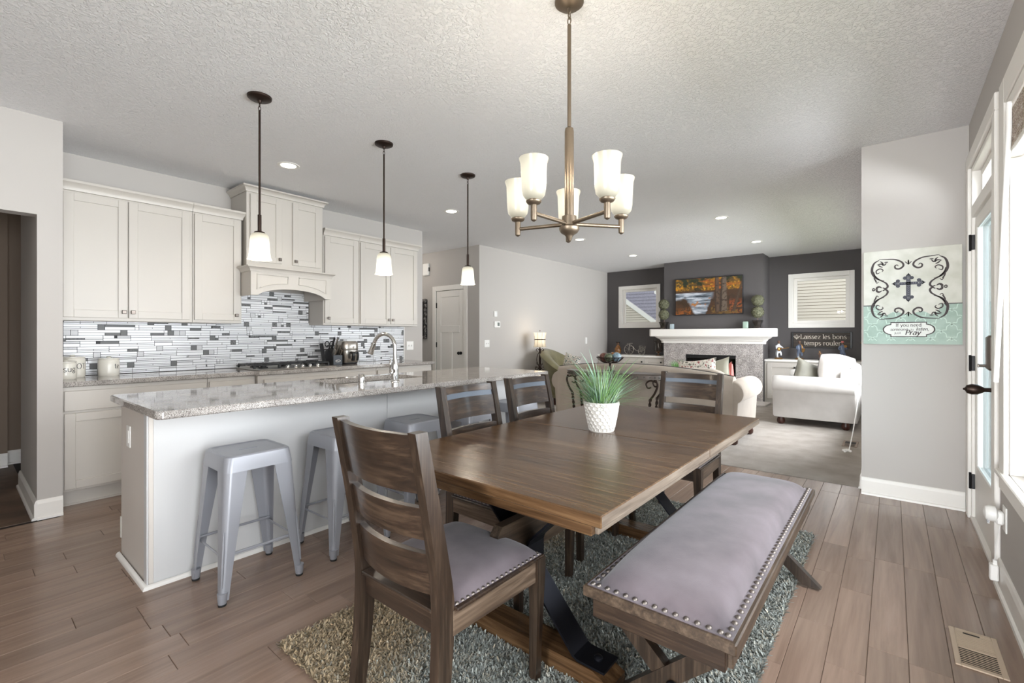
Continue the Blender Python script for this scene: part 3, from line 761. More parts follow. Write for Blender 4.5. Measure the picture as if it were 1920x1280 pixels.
# base cabinets and fronts
BX = .60
def base_unit(y0, y1, doors, drawers, label, bump=0, toe=True):
    return cabinet('base_cabinet', label, (XK,y0,0), y1-y0, BX+bump, .874, [tuple([d[0]-y0,d[1]-y0,d[2],d[3]]+list(d[4:])) for d in doors],
        [tuple([d[0]-y0,d[1]-y0,d[2],d[3]]) for d in drawers], z0=.115, toe=toe, group='white kitchen base cabinets')
base_unit(.515, 1.434, [(.530,.975,.135,.682),(.982,1.425,.135,.682)], [(.530,1.425,.70,.845)], 'wide white base cabinet with one long drawer below the canisters')
base_unit(1.436, 1.826, [(1.445,1.815,.135,.682)], [(1.445,1.815,.70,.845)], 'narrow white base cabinet left of the cooktop')
base_unit(1.828, 2.66, [(1.88,2.24,.135,.682),(2.25,2.61,.135,.682)], [(1.88,2.61,.70,.835)], 'white base cabinet standing proud below the cooktop', .05)
base_unit(2.662, 3.14, [(2.675,3.13,.135,.682)], [(2.675,3.13,.70,.845)], 'white base cabinet below the air fryer')
base_unit(3.142, 3.97, [(3.152,3.55,.135,.682),(3.557,3.955,.135,.682)], [(3.152,3.955,.70,.845)], 'white base cabinet at the far right end of the counter')
# kitchen countertop: with a jog at the cooktop
def slab(mb, poly, z0, z1, c=.006):
    cx = sum(p[0] for p in poly)/len(poly); cy = sum(p[1] for p in poly)/len(poly)
    def ins(d):
        out = []
        for i, (x, y) in enumerate(poly):
            p0 = Vector(poly[i-1]); p1 = Vector((x,y)); p2 = Vector(poly[(i+1) % len(poly)])
            d1 = (p1-p0).normalized(); d2 = (p2-p1).normalized(); n = (Vector((-d1.y,d1.x))+Vector((-d2.y,d2.x)))
            n = n/max(.3, n.length_squared)*2
            out.append((p1+n*d))
        return out
    a = ins(c)
    mb.loft([[(p[0],p[1],z0) for p in a],[(x,y,z0+c) for x,y in poly],[(x,y,z1-c) for x,y in poly],[(p[0],p[1],z1) for p in a]], True)
mb = MB()
slab(mb, [(XK,.515),(-4.578,.515),(-4.578,1.80),(-4.528,1.83),(-4.528,2.66),(-4.578,2.69),(-4.578,3.995),(XK,3.995)], .876, .914)
tag(mb.build('countertop', M['granite'], None), 'long speckled granite countertop along the kitchen wall', 'countertop')
# backsplash mosaic ---------------------------------------------------------
bs = tag(MB().box((XK+.001,.592,.915),(XK+.004,3.985,1.3645)).box((XK+.001,1.825,1.3645),(XK+.004,2.643,1.70)).build('backsplash', M['grout'], None),
         'black white and grey stone mosaic backsplash behind the counter', 'backsplash')
tl = MB(); tl.box((XK+.001,3.986,.915),(XK+.012,3.998,1.3645),.002); tl.build('edge_trim', M['white'], bs)
tiles = []   # (y0,y1,z0,z1,kind)
random.seed(5)
u = .0236; g = .0036
def zband(z0, nb, ya, yb):
    rows_taken = []
    y = ya - random.random()*.1
    while y < yb:
        r = random.random()
        def put(w, parts):
            for (a, b, c, d, kd) in parts:
                t0, t1 = max(y+a*w, ya), min(y+b*w, yb)
                if t1-t0 > .006: tiles.append((t0+g/2, t1-g/2, z0+c*nb+g/2, z0+d*nb-g/2, kd))
        if r < .12: w = nb*.98; put(w, [(0,1,0,1,'d')])
        elif r < .22: w = nb*.98; put(w, [(0,1,0,1,'g')])
        elif r < .36: w = nb*.6; put(w, [(0,1,0,.5,random.choice('wgd')),(0,1,.5,1,'w')])
        elif r < .58: w = random.uniform(.16,.28); put(w, [(0,1,0,.5,'w'),(0,random.choice([.4,.6]),.5,1,'w'),(.5,1,.5,1,random.choice('wwgd'))] if random.random() < .5 else [(0,1,.5,1,'w'),(0,.62,0,.5,'w'),(.62,1,0,.5,random.choice('wd'))])
        elif r < .82: w = random.uniform(.16,.30); k = random.choice('wwd'); put(w, [(0,1,0,.28,'w'),(0,.5,.28,.56,k),(.5,1,.28,.56,'w'),(0,1,.56,1,'w')])
        else: w = random.uniform(.12,.22); put(w, [(0,1,0,.6,'w'),(0,1,.6,1,random.choice('wgd'))])
        y += w
z = .917
while z < 1.362-.02: 
    zband(z, 2*u, .594, 3.984); z += 2*u
while z < 1.70-.02:
    zband(z, 2*u, 1.828, 2.640); z += 2*u
tiles.sort(key=lambda t: -(t[1]-t[0])*(t[3]-t[2])/max(1,(t[0]+3.0))**1.5)
tm = {k: MB().box((0,-.5,-.5),(.007,.5,.5)).mesh('tile_'+k, M['t'+k]) for k in 'wgd'}
restm = MB()
for i, (a, b, c, d, kd) in enumerate(tiles):
    if i < 296:
        o = link('tile', tm[kd], bs); o.location = (XK+.003,(a+b)/2,(c+d)/2); o.scale = (1, b-a, d-c)
    else:
        restm.mat = 'wgd'.index(kd); restm.box((XK+.003,a,c),(XK+.010,b,d))
o = restm.build('small_tiles', [M['tw'],M['tg'],M['td']], bs); o['kind'] = 'stuff'
print('tiles', len(tiles))

# cooktop
ct = thing('cooktop', 'stainless gas cooktop with black cast-iron grates and front knobs', 'cooktop', (-4.86,2.235,.914))
mb = MB(); mb.box((-.255,-.385,0),(.30,.385,.012),.004); mb.build('top_plate', M['stainless'], ct)
for gy in (-.26,0,.26):
    mb = MB(); x0, x1 = -.235, .145 if gy else .10; w = .115
    for yy in (-w,-.04,.04,w): mb.box((x0,gy+yy-.006,.040),(x1,gy+yy+.006,.052),.002)
    for xx in (x0,x0+.12,x1-.12,x1): mb.box((xx-.006,gy-w,.038),(xx+.006,gy+w,.050),.002)
    for xx in (x0,x1):
        for yy in (-w,w): mb.box((xx-.008,gy+yy-.008,.011),(xx+.008,gy+yy+.008,.045))
    mb.build('grate', M['black'], ct)
for bx, by in ((-.14,-.26),(.06,-.26),(-.06,0),(-.14,.26),(.06,.26)):
    mb = MB(); mb.lathe([(.045,.011),(.042,.022),(.028,.024),(.028,.034),(.004,.035)], 16, (bx,by,0)); mb.build('burner', M['black'], ct, 40)
for ky in (-.10,-.02,.13,.21,.05):
    mb = MB(); mb.lathe([(.021,.011),(.019,.018),(.017,.034),(.012,.038),(.001,.0385)], 14, (.235,ky,0)); mb.box((.22,ky-.004,.036),(.25,ky+.004,.046),.002); mb.build('knob', M['chrome'], ct, 40)

# canisters ------------------------------------------------------------------
def canister(label, loc, r, h, text, ang):
    t = thing('canister', label, 'canister', loc, 0, 'cream ceramic canisters')
    mb = MB(); mb.lathe([(r*.93,0),(r*.99,.008),(r,.03),(r*1.02,h*.5),(r,h*.86),(r*.93,h*.93),(r*.86,h*.95)], 32); mb.build('body', M['ceramic'], t, 40)
    mb = MB(); mb.lathe([(r*.96,h*.935),(r*1.0,h*.95),(r*1.0,h*.985),(r*.9,h),(r*.4,h*1.01),(r*.2,h*1.015),(r*.18,h*1.04),(r*.25,h*1.07),(r*.18,h*1.09),(.001,h*1.095)], 28); mb.build('lid', M['ceramic'], t, 40)
    wrap_text(text, 'imprint', M['black'], t, r*1.012, ang, h*.42, .042)
    return t
canister('large cream ceramic canister behind the sugar one, lettered POT', (-5.07,.632,.914), .078, .165, 'POT', R(24))
canister('small cream ceramic canister lettered sug at the left end of the counter', (-4.915,.575,.914), .062, .135, 'sug', R(16))
canister('cream ceramic canister lettered te standing apart on the counter', (-5.06,.853,.914), .070, .145, 'te', R(38))
# knife block
kb = thing('knife_block', 'slate grey knife block with scissors and steel handled knives', 'knife block', (-4.93,2.80,.914))
mb = MB()
mb.prism([(-.11,0),(.07,0),(.07,.085),(-.03,.19),(-.11,.15)], -.05, .05, lambda u,v,w: (u,w,v)); mb.build('block', M['black'], kb, fix=True)
mb = MB(); mb.box((.07,-.055,0),(.085,.055,.112),.004); bl = mb.build('front_plate', M['blockg'], kb)
mb = MB(); mb.tube([(.0865,.03*math.cos(2*PI*i/20),.045+.012*math.sin(2*PI*i/20)) for i in range(20)], .0016, 5, closed=True)
mb.tube(smoothcurve([(.0865,-.02,.043),(.0865,-.008,.049),(.0865,.004,.041),(.0865,.018,.048)],4), .0014, 5); mb.build('oval_mark', M['white'], bl)
dirn = Vector((.45,0,.9)).normalized()
for i, (kx, ky, L) in enumerate(((.035,-.03,.11),(.035,.0,.115),(.035,.032,.11),(-.03,-.01,.13),(-.03,.03,.12),(.06,-.035,.085),(.06,.035,.085))):
    b0 = Vector((kx, ky, .19-(kx+.03)*1.05+.0)) if kx < .07 else Vector((kx,ky,.09))
    mb = MB(); mb.tube([b0-dirn*.01, b0+dirn*L*.5, b0+dirn*L], [.010,.009,.011], 8, sq=(.7,1.1)); mb.build('knife_handle', M['stainless'] if i not in (3,) else M['black'], kb)
mb = MB(); mb.tube([(-.06,-.085,.02),(-.10,-.10,.24)], .012, 6, sq=(1.6,.6)); mb.build('utensil_handle', M['black'], kb)
mb = MB()
for s_ in (-1,1):
    c = Vector((-.02, -.045+.028*s_, .235)); mb.tube([(c.x, c.y+.024*math.cos(2*PI*i/16), c.z+.030*math.sin(2*PI*i/16)) for i in range(16)], .006, 6, closed=True)
mb.tube([(-.03,-.045,.15),(-.02,-.045,.21)], .008, 6); mb.build('scissors', M['black'], kb, 40)
# air fryer
af = thing('air_fryer', 'stainless and black basket air fryer with a round dial', 'air fryer', (-4.955,2.975,.914))
def ring_(r, z, n=24): return [(p[0],p[1],z) for p in rrect(-r,-r*.92,r,r*.92,r*.5,5)]
mb = MB(); mb.loft([ring_(.098,.012),ring_(.11,.03),ring_(.112,.155),ring_(.112,.16)]); mb.build('basket', M['stainless'], af, 40)
mb = MB(); mb.loft([ring_(.110,.163),ring_(.112,.17),ring_(.109,.245),ring_(.10,.262),ring_(.07,.268)]); hd2 = mb.build('housing', M['stainless'], af, 40)
mb = MB(); mb.loft([ring_(.10,.0),ring_(.106,.012),ring_(.106,.02)]); mb.build('base', M['black'], af, 40)
mb = MB(); mb.lathe([(.017,0),(.016,.012),(.010,.014),(.001,.0145)], 20, (.111,.03,.195), ax='x'); mb.build('dial', M['white'], hd2, 40)
mb = MB(); mb.tube(smoothcurve([(.11,-.012,.14),(.155,-.012,.135),(.165,-.012,.10),(.150,-.012,.045)],5), .012, 8, sq=(1.3,.8)); mb.tube(smoothcurve([(.11,.045,.14),(.155,.045,.135),(.165,.045,.10),(.150,.045,.045)],5), .009, 8, sq=(1.0,.8)); mb.box((.112,-.02,.12),(.16,.055,.145),.006); mb.build('handle', M['black'], af)
mb = MB(); mb.box((.113,.0,.06),(.115,.035,.10)); mb.build('badge', M['stainless'], af)
# switch plate at the end of the backsplash
def plate(name, label, loc, axis, w, h, kind='switch', cat='switch', col='white', n=1):
    t = thing(name, label, cat, loc, {'+x':0,'-y':R(-90),'-x':R(180)}[axis])
    mb = MB(); mb.box((0,-w/2,-h/2),(.006,w/2,h/2),.002); p = mb.build('cover_plate', M[col], t)
    for k in range(n):
        yy = (k-(n-1)/2)*.046; mb = MB()
        if kind == 'outlet':
            for zz in (-.02,.02): mb.box((.005,yy-.017,zz-.014),(.008,yy+.017,zz+.014),.003)
            mb.build('socket', M[col], t)
        elif kind == 'switch':
            mb.box((.005,yy-.005,-.012),(.018,yy+.005,.012),.003); mb.build('toggle', M[col], t)
        elif kind == 'rocker':
            mb.box((.005,yy-.016,-.033),(.009,yy+.016,.033),.002); mb.build('rocker', M[col], t)
    return t
plate('switch_plate', 'white double toggle switch beside the end of the backsplash', (-5.2145,4.10,1.105), '+x', .118, .118, n=2)
plate('switch_plate', 'white double switch at the near end of the long living wall', (-5.2545,5.735,1.11), '+x', .12, .122, n=2)
plate('switch_plate', 'single white wall plate near the charcoal corner of the long wall', (-5.2545,8.99,1.13), '+x', .075, .14, 'rocker')
th = thing('thermostat', 'white thermostat with a small grey screen on the long wall', 'thermostat', (-5.2545,5.985,1.435))
mb = MB(); mb.box((0,-.075,-.055),(.022,.075,.055),.006); tb = mb.build('housing', M['white'], th)
mb = MB(); mb.box((.0215,-.005,-.028),(.0235,.05,.032)); mb.build('screen', plain('lcd_grey',(120,126,122),.3), tb)
sn = thing('alarm_keypad', 'small white keypad above the thermostat', 'keypad', (-5.2545,5.945,1.612))
mb = MB(); mb.box((0,-.038,-.05),(.02,.038,.05),.006); sb_ = mb.build('housing', M['white'], sn)
mb = MB(); [mb.box((.0195,-.012,z-.006),(.022,.012,z+.006)) for z in (-.022,0,.022)]; mb.build('buttons', M['figwhite'], sb_)
dc = thing('door_chime', 'white door chime box high on the hallway wall', 'door chime', (-6.56,5.5505,2.44), R(-90))
mb = MB(); mb.box((0,-.075,-.11),(.05,.075,.11),.012); c_ = mb.build('cover', M['white'], dc); mb = MB(); mb.box((.012,.0745,-.035),(.035,.079,.035)); mb.build('side_slot', M['black'], c_)
fr = thing('hall_mirror', 'tall dark ornate framed wall piece edge on in the hallway', 'wall decor', (-6.72,5.5505,1.545), R(-90))
mb = MB(); mb.box((0,-.20,-.36),(.03,.16,.36),.004); mb.build('back_panel', M['black'], fr)
mb = MB()
for k in range(9):
    z = -.32+.08*k; mb.ball((.035,.14+.01*(k % 2),z), .042, 8, 6, (.6,.7,1)); mb.ball((.035,-.18,z), .042, 8, 6, (.6,.7,1))
for k in range(5): mb.ball((.035,-.16+.075*k,.34), .04, 8, 6, (.6,1,.7)); mb.ball((.035,-.16+.075*k,-.34), .04, 8, 6, (.6,1,.7))
mb.build('carved_border', mottled('silvered_carving', [(.4,(40,38,38)),(.55,(120,116,112)),(.7,(180,176,172))], 40, .5, metal=.4), fr, 50)

# ------------------------------------------------------------------ island
isl = thing('kitchen_island', 'white kitchen island with panelled front facing the stools', 'kitchen island', (-2.842,.628,0))
L_ = 2.92
mb = MB(); mb.box((-.56,.02,.10),(-.02,L_,.66)); mb.box((-.56,.02,.60),(-.50,L_,.876)); mb.box((-.06,.02,.60),(-.02,L_,.876)); mb.box((-.56,.02,.60),(-.02,.07,.876)); mb.box((-.56,L_-.05,.60),(-.02,L_,.876)); mb.box((-.49,.02,0),(-.02,L_,.10)); mb.build('body', M['cab'], isl)
for a, b in ((.0215,1.400),(1.4035,L_)):
    mb = MB(); mb.box((-.021,a,0),(0,b,.876),.0015); mb.build('front_panel', M['island'], isl)
mb = MB(); mb.box((-.56,0,.0),(-.0,.0215,.876),.002); ep = mb.build('end_panel', plain('island_end_paint',(214,206,198),.5), isl)
mb = MB(); mb.box((-.045,-.008,.0),(.006,.0,.876),.002); mb.build('corner_trim', M['island'], isl)
mb = MB(); mb.box((-.56,-.006,.10),(-.545,.0,.22),.002); mb.build('toe_return', M['cab'], isl)
mb = MB()
q = [(0,0),(.018,0),(.016,.010),(.008,.018),(0,.02)]
mb.loft([[(-.56,-.008-u_,v_) for u_,v_ in q],[(.006+u_,-.008-u_,v_) for u_,v_ in q],[(.0+u_,L_,v_) for u_,v_ in q]], True); mb.build('shoe_moulding', M['trim'], isl, 40, fix=True)
po = thing('outlet', 'white outlet on the shaded end of the island', 'outlet', (-3.215,.6275,.70), R(-90))
mb = MB(); mb.box((0,-.036,-.058),(.006,.036,.058),.002); p_ = mb.build('cover_plate', M['white'], po); mb = MB(); mb.box((.0055,-.017,-.034),(.009,.017,.034),.002); mb.build('socket', M['white'], p_)
# island top with sink cut-out
X0, X1, Y0, Y1 = -3.418, -2.49, .578, 3.585; sx0, sx1, sy0, sy1 = -3.31, -2.93, 1.70, 2.46
mb = MB(); c = .006
outer = rrect(X0,Y0,X1,Y1,.03,4); 
def rs(p, d, z):  # offset a rounded rectangle
    return [(x,y,z) for x,y in p]
def oring(d, z): return [(x,y,z) for x,y in rrect(X0+d,Y0+d,X1-d,Y1-d,.03-d*.5,5)]
def iring(d, z): return [(x,y,z) for x,y in rrect(sx0-d,sy0-d,sx1+d,sy1+d,.06,5)]
mb.loft([iring(0,.876), oring(c,.876), oring(0,.876+c), oring(0,.914-c), oring(c,.914), iring(.002,.914), iring(0,.911)], False, True)
tag(mb.build('island_countertop', M['granite'], None, 35, fix=True), 'polished speckled granite slab on the island with a sink cut-out', 'countertop')
sk = thing('sink', 'stainless undermount sink set into the island', 'sink', ((sx0+sx1)/2,(sy0+sy1)/2,.68))
hx_, hy_ = (sx1-sx0)/2-.004, (sy1-sy0)/2-.004
def sr(d, z, r=.06): return [(x,y,z) for x,y in rrect(-hx_+d,-hy_+d,hx_-d,hy_-d,r,5)]
mb = MB(); mb.loft([sr(.0,.196),sr(.004,.03),sr(.03,.004),sr(.12,.0,.05)], False); mb.face([len(mb.v)-24+i for i in range(24)]); mb.build('basin', M['stainless'], sk, 40)
mb = MB(); mb.lathe([(.042,.0005),(.04,.004),(.02,.003),(.002,.002)], 16); mb.build('drain', M['chrome'], sk, 40)
# faucet
fa = thing('faucet', 'chrome gooseneck pull-down faucet arching over the island sink', 'faucet', (-2.83,2.088,.914), R(205))
mb = MB(); mb.lathe([(.033,0),(.033,.004),(.027,.010),(.026,.10),(.020,.13),(.015,.16)], 20); mb.build('base', M['chrome'], fa, 40)
mb = MB(); pts = [(0,0,.14),(0,0,.24)]+[(.088-.088*math.cos(R(a)),0,.245+.100*math.sin(R(a))) for a in range(10,164,9)]
mb.tube(pts, .0135, 12); mb.build('spout', M['chrome'], fa, 50)
pe = Vector(pts[-1]); dv = (pe-Vector(pts[-3])).normalized()
mb = MB(); mb.tube([pe-dv*.004, pe+dv*.01, pe+dv*.04, pe+dv*.075, pe+dv*.083], [.0155,.017,.018,.022,.021], 12); sp_ = mb.build('spray_head', M['chrome'], fa, 40)
mb = MB(); mb.box((-.004,-.026,-.018),(.004,-.018,.018),.003); o = mb.build('spray_button', M['black'], sp_); o.location = pe+dv*.045
mb = MB(); mb.tube([(0,0,.075),(0,.055,.075)], .017, 12); mb.tube(smoothcurve([(0,.056,.075),(.0,.066,.10),(.0,.07,.14),(.0,.06,.16)],5), [.008]*10+[.006]*6, 8); mb.build('handle', M['chrome'], fa, 50)
sd = thing('soap_dispenser', 'short chrome soap dispenser cap on the island', 'soap dispenser', (-2.83,1.81,.914))
mb = MB(); mb.lathe([(.024,0),(.024,.008),(.022,.010),(.022,.066),(.019,.070),(.001,.071)], 20); mb.build('cap', M['chrome'], sd, 40)

# ------------------------------------------------------------------ stools
def make_stool():
    t = thing('bar_stool', 'x', 'stool', (0,0,0), 0, 'grey metal bar stools along the island')
    Ht = .672
    def sq(r, z, rad): return [(x,y,z) for x,y in rrect(-r,-r,r,r,rad,5)]
    mb = MB()
    mb.loft([sq(.163,Ht-.075,.035), sq(.156,Ht-.02,.04), sq(.153,Ht-.006,.042), sq(.147,Ht,.044), sq(.138,Ht,.04), sq(.132,Ht-.004,.036), sq(.11,Ht-.005,.03)], False)
    n = len(mb.v); k = 24
    # seat surface with a hand slot
    slot = [(x,y,Ht-.005) for x,y in rrect(-.010,-.045,.010,.045,.0099,5)]
    slot2 = [(x,y,Ht-.020) for x,y,_ in slot]
    mb.v += slot+slot2
    for i in range(k):
        j = (i+1) % k; mb.face([n-k+i, n-k+j, n+j, n+i]); mb.face([n+i, n+j, n+k+j, n+k+i])
    mb.build('seat', M['stool'], t, 30)
    mb = MB(); mb.box((-.14,-.012,Ht-.055),(.14,.012,Ht-.04),.002); mb.box((-.012,-.14,Ht-.07),(.012,.14,Ht-.055),.002); mb.build('under_brace', M['stool'], t)
    mb = MB(); mb.box((-.016,-.055,Ht-.030),(.016,.055,Ht-.022)); mb.build('slot_shade_plate', M['blackm'], t)  # black plate added below the hand slot to imitate its shade
    def legmesh():
        # leg in the +x,+y corner: folded sheet with rounded corner, tapering
        mb = MB(); rings = []
        for i in range(13):
            s_ = i/12; z = .022+(Ht-.085-.022+.03)*s_
            cpos = .192-(.192-.160)*s_
            w = .036+(.100-.036)*(s_**1.15); rad = .016+.020*s_; th = .003
            out = [(-w,0)]+[(-rad+rad*math.sin(R(a)), -rad+rad*math.cos(R(a))) for a in range(0,91,15)]+[(0,-w)]
            inn = [(-th,-w)]+[(-rad+(rad-th)*math.sin(R(a)), -rad+(rad-th)*math.cos(R(a))) for a in range(90,-1,-15)]+[(-w,-th)]
            rings.append([(cpos+a, cpos+b, z) for a,b in out+inn])
        mb.loft(rings, True, flip=True)
        # embossed rib along the lower corner
        pts = []
        for i in range(7):
            s_ = .10+.42*i/6; cpos = .192-(.192-.160)*s_; rad = .016+.020*s_; d = rad*.293-.001
            pts.append((cpos-d, cpos-d, .022+(Ht-.077)*s_))
        mb.tube(pts, [.003,.006,.0065,.0065,.0065,.006,.003], 6)
        return mb
    for i in range(4):
        mb = legmesh(); mb.xf(Matrix.Rotation(R(90*i), 4, 'Z')); lg = mb.build('leg', M['stool'], t, 35, fix=True)
        mb = MB(); mb.lathe([(.017,.008),(.018,.012),(.020,.030),(.022,.058)], 12, (.180,.180,0)); mb.xf(Matrix.Rotation(R(90*i), 4, 'Z')); mb.build('foot_cap', M['stool'], lg, 40); mb = MB(); mb.lathe([(.017,0),(.018,.004),(.018,.010)], 12, (.180,.180,0)); mb.xf(Matrix.Rotation(R(90*i), 4, 'Z')); mb.build('foot_pad', M['rubber'], lg, 40)
    z = .205; c_ = .177
    for i in range(4):
        mb = MB(); mb.box((-c_,c_-.012-.004*(i % 2),z-.004+.012*(i % 2)),(c_,c_-.006,z+.008+.012*(i % 2)),.002); mb.xf(Matrix.Rotation(R(90*i), 4, 'Z')); mb.build('footrest_bar', M['stool'], t)
    return t
st = make_stool()
lab = ['grey metal stool nearest the island end, fully in view', 'grey metal stool half behind the near dining chair back', 'grey metal stool just left of the first side chair back',
       'grey metal stool glimpsed under the slats of the first side chair', 'grey metal stool farthest along the island, seen past the second side chair']
ys_ = [.985, 1.535, 2.065, 2.62, 3.165]
for i, y in enumerate(ys_):
    o = st if i == 0 else copy_tree(st)
    o.location = (-2.575-.01*(i % 2), y, 0); o.rotation_euler = (0,0,R([0,1.5,-2,1,0][i])); o['label'] = lab[i]

# ================================================================== dining group
# rug: backing plus shag pile
rg = thing('rug', 'grey-green shag rug under the dining table, tan along its left side', 'rug', (-1.135,2.12,0))
mb = MB(); mb.box((-.755,-1.275,.0005),(.755,1.275,.008),.002); mb.build('backing', plain('rug_backing',(110,100,88),.95), rg)
def pile(nst, hw_, hh_):
    rs_ = np.random.RandomState(3)
    x = rs_.uniform(-hw_, hw_, nst); y = rs_.uniform(-hh_, hh_, nst)
    az = rs_.uniform(0, 2*PI, nst); ln = rs_.uniform(.020,.034, nst); lean = rs_.uniform(.3,1.0, nst)
    w = rs_.uniform(.0022,.0036, nst)
    dx, dy = np.cos(az), np.sin(az); px, py = -dy, dx
    V = np.zeros((nst,6,3))
    for k,(s_,hz,ww) in enumerate(((0,0,1),(.45,.62,1),(1.0,.86,.7))):
        cx = x+dx*ln*lean*s_; cy = y+dy*ln*lean*s_; cz = .007+ln*(1.12-.55*lean)*hz
        V[:,k*2,0] = cx-px*w*ww; V[:,k*2,1] = cy-py*w*ww; V[:,k*2,2] = cz
        V[:,k*2+1,0] = cx+px*w*ww; V[:,k*2+1,1] = cy+py*w*ww; V[:,k*2+1,2] = cz
    F = np.array([[0,1,3,2],[2,3,5,4]]); F = (F[None]+6*np.arange(nst)[:,None,None]).reshape(-1)
    me = bpy.data.meshes.new('shag_pile'); nf = nst*2
    me.vertices.add(nst*6); me.vertices.foreach_set('co', V.reshape(-1))
    me.loops.add(nf*4); me.loops.foreach_set('vertex_index', F.astype(np.int32))
    me.polygons.add(nf); me.polygons.foreach_set('loop_start', (np.arange(nf)*4).astype(np.int32)); me.polygons.foreach_set('loop_total', np.full(nf,4,dtype=np.int32))
    me.update(calc_edges=True)
    # yarn colours: tan on the left side fading to grey-green, per strand
    a = me.color_attributes.new('yarn', 'BYTE_COLOR', 'CORNER')
    t = np.clip((-x-.28+.25*np.sin(y*3.1)*.5-(y+.2)*.18)/.30, 0, 1)+rs_.normal(0,.25,nst); t = np.clip(t,0,1)[:,None]
    tan = np.array([.42,.32,.20]); grn = np.array([.30,.32,.295]); c = tan*t+grn*(1-t)
    c = c*np.exp(rs_.normal(-.16,.34,(nst,1))); c = np.clip(np.repeat(c, 8, 0),0,1); c = np.hstack([c, np.ones((len(c),1))]).astype(np.float32)
    a.data.foreach_set('color', c.reshape(-1)); return me
m, nt, b = base('shag_yarn'); at = N(nt, 'ShaderNodeAttribute'); at.attribute_name = 'yarn'; nt.links.new(at.outputs['Color'], b.inputs['Base Color']); b.inputs['Roughness'].default_value = .85
pm = pile(150000, .762, 1.282); pm.materials.append(m)
o = link('shag_pile', pm, rg); o['kind'] = 'stuff'

# dining table ----------------------------------------------------------------
tb = thing('dining_table', 'dark wooden trestle dining table with black steel X braces', 'dining table', (-1.135,2.077,0))
hx2, hy2 = .529, .960
for s_ in (-1,1):
    a, b_ = (-hy2,-.0008) if s_ < 0 else (.0008,hy2)
    mb = MB(); mb.box((-hx2,a,.727),(hx2,b_,.762),.003)
    mb.mat = 0
    # side faces in the weathered edge wood
    me = mb.mesh('top_half', [M['table'], M['tedge']])
    for p in me.polygons:
        if abs(p.normal.x) > .9: p.material_index = 1
    link('top_half', me, tb)
ins = .055
for s_ in (-1,1):
    mb = MB(); mb.box((-hx2+ins,s_*(hy2-ins)-.011,.678),(hx2-ins,s_*(hy2-ins)+.011,.727),.002); mb.build('apron', M['table'], tb)
    for t_ in (-1,1):
        mb = MB(); mb.box((t_*(hx2-ins)-.011,(-hy2+ins+.011) if s_ < 0 else .001,.678),(t_*(hx2-ins)+.011,-.001 if s_ < 0 else hy2-ins-.011,.727),.002); mb.build('side_apron', M['tedge'], tb)
def strap(mb, pts, w, th):
    """flat steel strap following pts in the x-z plane, width along y"""
    P = [Vector((p[0],0,p[1])) for p in pts]; rings = []
    for i, p in enumerate(P):
        d = (P[min(i+1,len(P)-1)]-P[max(i-1,0)]).normalized(); n = Vector((-d.z,0,d.x))*th/2
        rings.append([p-n+Vector((0,-w/2,0)), p+n+Vector((0,-w/2,0)), p+n+Vector((0,w/2,0)), p-n+Vector((0,w/2,0))])
    mb.loft(rings, True)
for s_ in (-1,1):
    yy = s_*.605
    mb = MB()
    sec = [(.40,.0),(.40,.045),(.33,.075),(-.33,.075),(-.40,.045),(-.40,.0)]
    mb.prism(sec, yy-.055, yy+.055, lambda u,v,w: (u,w,v+.012)); mb.build('foot_beam', M['table'], tb, fix=True)
    mb = MB(); mb.box((-.42,yy-.05,.648),(.42,yy+.05,.678),.003); mb.build('top_beam', M['table'], tb)
    for t_ in (-1,1):
        mb = MB()
        strap(mb, [(t_*a, c) for a, c in ((.375,.094),(.268,.094),(.25,.102),(.055,.318),(.045,.345),(.045,.435),(.055,.460),(.235,.636),(.255,.644),(.34,.644))], .105, .008)
        br = mb.build('steel_brace', M['steel'], tb, fix=True)
        mb = MB(); mb.lathe([(.016,.0),(.016,.006),(.010,.012),(.001,.013)], 10, (t_*.325,yy*0,.098)); o = mb.build('bolt', M['steel'], br, 40)
        br.location = (0,yy,0)
    mb = MB(); mb.box((-.05,yy-.05,.384),(.05,yy+.05,.394),.002); mb.build('tie_plate', M['steel'], tb)
mb = MB()
sec = [(-.80,.40),(-.80,.50),(-.775,.53),(.775,.53),(.80,.50),(.80,.40),(.775,.385),(-.775,.385)]
mb.prism(sec, -.02, .02, lambda u,v,w: (w,u,v+.01)); mb.build('stretcher', M['bwood'], tb, fix=True)

# cushioned seats -------------------------------------------------------------
def pad(mb, x0, x1, y0, y1, z0, h, lip=.006, taper=0.0, nu=22, nv=22, bx=1.0, by=1.0):
    def f(u, v):
        a, b = 2*u-1, 2*v-1
        # concentrate samples near the edges
        a = math.copysign(abs(a)**.7, a); b = math.copysign(abs(b)**.7, b)
        hh = (max(0,1-abs(a*bx)**5)*max(0,1-abs(b*by)**5))
        z = z0+lip+h*max(0,hh)**.42
        w = 1-taper*(1-b)/2
        return ((x0+x1)/2+(x1-x0)/2*a*w, (y0+y1)/2+(y1-y0)/2*b, z)
    n0 = len(mb.v); mb.grid(f, nu, nv)
    # skirt
    k = nu+1; rim = [n0+i for i in range(k)]+[n0+j*k+nu for j in range(1,nv+1)]+[n0+nv*k+i for i in range(nu-1,-1,-1)]+[n0+j*k for j in range(nv-1,0,-1)]
    n1 = len(mb.v); mb.v += [(mb.v[i][0],mb.v[i][1],z0) for i in rim]; m = len(rim)
    for i in range(m): j = (i+1) % m; mb.face([rim[j],rim[i],n1+i,n1+j])
    mb.face([n1+i for i in range(m)][::-1])
def nails(mb, a, b, n, r=.0068):
    a, b = Vector(a), Vector(b)
    for i in range(n):
        p = a+(b-a)*(i/(n-1)); s0 = len(mb.v)
        mb.lathe([(r,-.001),(r*.85,r*.35),(r*.45,r*.62),(.0003,r*.7)], 8, tuple(p))
